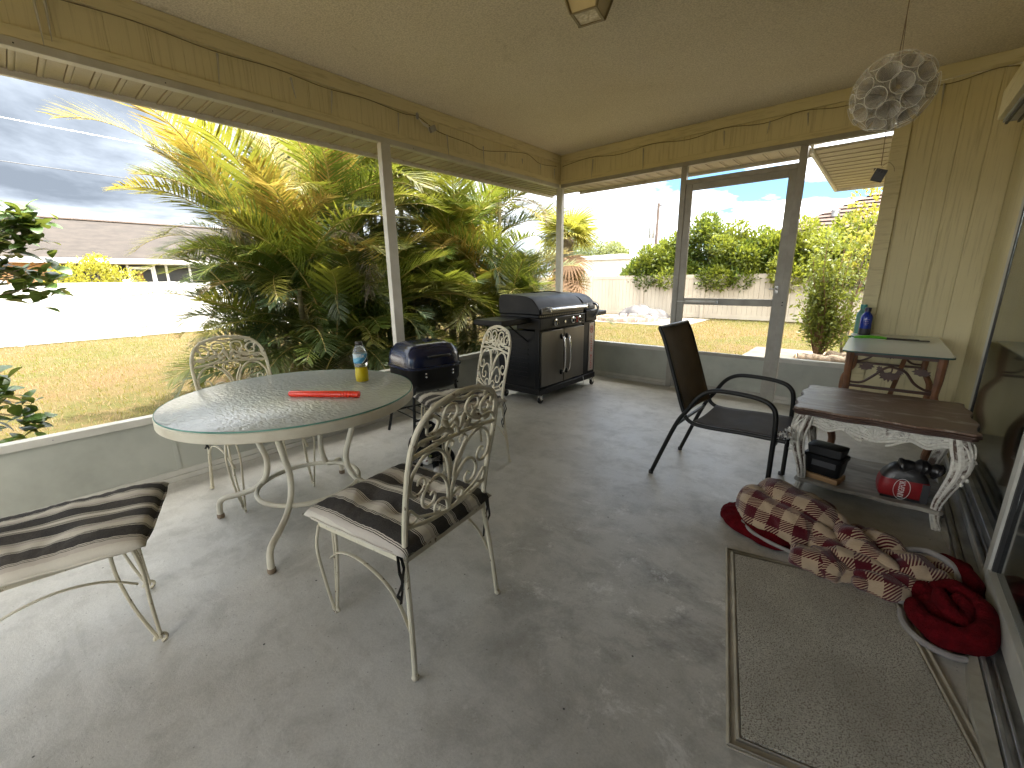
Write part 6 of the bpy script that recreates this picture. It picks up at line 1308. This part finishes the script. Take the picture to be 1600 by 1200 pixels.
# ------------------------------------------------------------------ the cat
def mk_fur():
    m = Mat('black_and_white_fur'); s_ = m.xyz(); n = m.noise(40, 4, .6)
    def blob(c, r, soft=.25):
        d = m.n('ShaderNodeVectorMath', operation='DISTANCE'); mp = m.map(loc=tuple(-a/b_ for a, b_ in zip(c, r)), scale=tuple(1/b_ for b_ in r)); m.l(mp, d.inputs[0]); d.inputs[1].default_value = (0, 0, 0)
        return m.ramp(m.math('ADD', d.outputs['Value'], m.math('MULTIPLY_ADD', n, .3, -.15)), [(1-soft, 1.0), (1+soft, 0.0)])
    w = None
    for c, r in (((0.0, -.205, .135), (.030, .045, .028)), ((0.0, -.20, .165), (.010, .05, .035)), ((0, -.13, .07), (.035, .04, .05)), ((.055, -.12, .02), (.035, .06, .035)), ((-.05, -.13, .02), (.035, .06, .035))):
        b_ = blob(c, r); w = b_ if w is None else m.math('MAXIMUM', w, b_)
    m.col(m.mix(w, m.mix(n, (0.004, .004, .004), (.009, .009, .009)), (.70, .68, .63))); m.set(Roughness=.85, Specular_IOR_Level=.15); m.bump(m.noise(120, 3, .7, m.map(scale=(1, .4, 1))), .5, .006); return m.m
ca = thing('cat', 'black and white cat crouching under the iron chair by the blue grill', 'cat', (-2.27, 1.70, 0), math.atan2(2.27, -1.70)+math.pi/2+math.pi/2 + rad(90) if False else rad(52)); ca.scale = (1.2, 1.2, 1.2)
m_ = MB()
m_.ell((0, .10, .155), (.085, .12, .105), 20, 14); m_.ell((0, .0, .165), (.07, .11, .10), 20, 14); m_.ell((0, -.08, .15), (.058, .08, .085), 18, 12); m_.ell((0, .17, .12), (.085, .08, .095), 18, 12)
m_.tube([(0, -.08, .17), (0, -.13, .165), (0, -.155, .158)], [.05, .044, .042], 12); m_.ell((0, -.168, .156), (.047, .044, .042), 18, 12); m_.ell((0, -.205, .14), (.024, .024, .019), 14, 10); m_.ell((0, -.20, .124), (.017, .02, .012), 12, 8)
for s_ in (1, -1):
    m_.ell((s_*.024, -.185, .143), (.019, .02, .018), 12, 8); m_.ell((s_*.008, -.217, .137), (.011, .010, .010), 10, 8)
    R_ = Matrix.Rotation(s_*.32, 3, 'Y'); m_.lathe([(.019, 0), (.014, .016), (.007, .032), (.001, .042)], 10, (s_*.027, -.156, .184), R_)
    m_.tube(crom([(s_*.04, -.07, .13), (s_*.046, -.085, .08), (s_*.046, -.09, .03), (s_*.046, -.10, .016)], 4), [.034, .031, .028, .026, .024, .022, .020, .019, .018, .017, .017, .017, .017], 10); m_.ell((s_*.046, -.118, .014), (.019, .028, .014), 12, 8)
    m_.ell((s_*.075, .13, .085), (.04, .085, .075), 16, 10); m_.tube([(s_*.08, .17, .05), (s_*.083, .09, .018), (s_*.083, .05, .016)], [.03, .018, .016], 10); m_.ell((s_*.083, .035, .014), (.018, .032, .013), 12, 8)
m_.tube(crom([(0, .23, .09), (.05, .27, .03), (.12, .22, .02), (.15, .12, .018), (.145, .05, .018)], 5), [.022-.0004*i for i in range(21)], 10)
fur = m_.build('body', mk_fur(), ca, ang=180); rm = fur.modifiers.new('remesh', 'REMESH'); rm.mode = 'VOXEL'; rm.voxel_size = .0055; rm.use_smooth_shade = True; sm_ = fur.modifiers.new('smooth', 'SMOOTH'); sm_.iterations = 4; sm_.factor = .5
M_EYE = pm('pale_green_eye', (.42, .46, .16), (.35, .38, .12), 5, .1, bump=0)
for s_ in (1, -1):
    m_ = MB(); m_.ell((s_*.019, -.2055, .162), (.0085, .006, .007), 12, 8); e_ = m_.build('eye', M_EYE, ca)
    m_ = MB(); m_.ell((s_*.0192, -.2112, .162), (.002, .0015, .0055), 8, 6); m_.build('pupil', M_BLACK, e_)
    m_ = MB()
    for k in range(4): m_.tube([(s_*.018, -.215, .137+.003*k), (s_*.075, -.205, .132+.009*k)], [.0006, .0003], 4)
    m_.build('whiskers', M_FASC, ca)
m_ = MB(); m_.ell((0, -.2285, .1455), (.006, .004, .0045), 10, 6); m_.build('nose', pm('pink_nose', (.28, .12, .11), None, 5, .4, bump=0), ca)
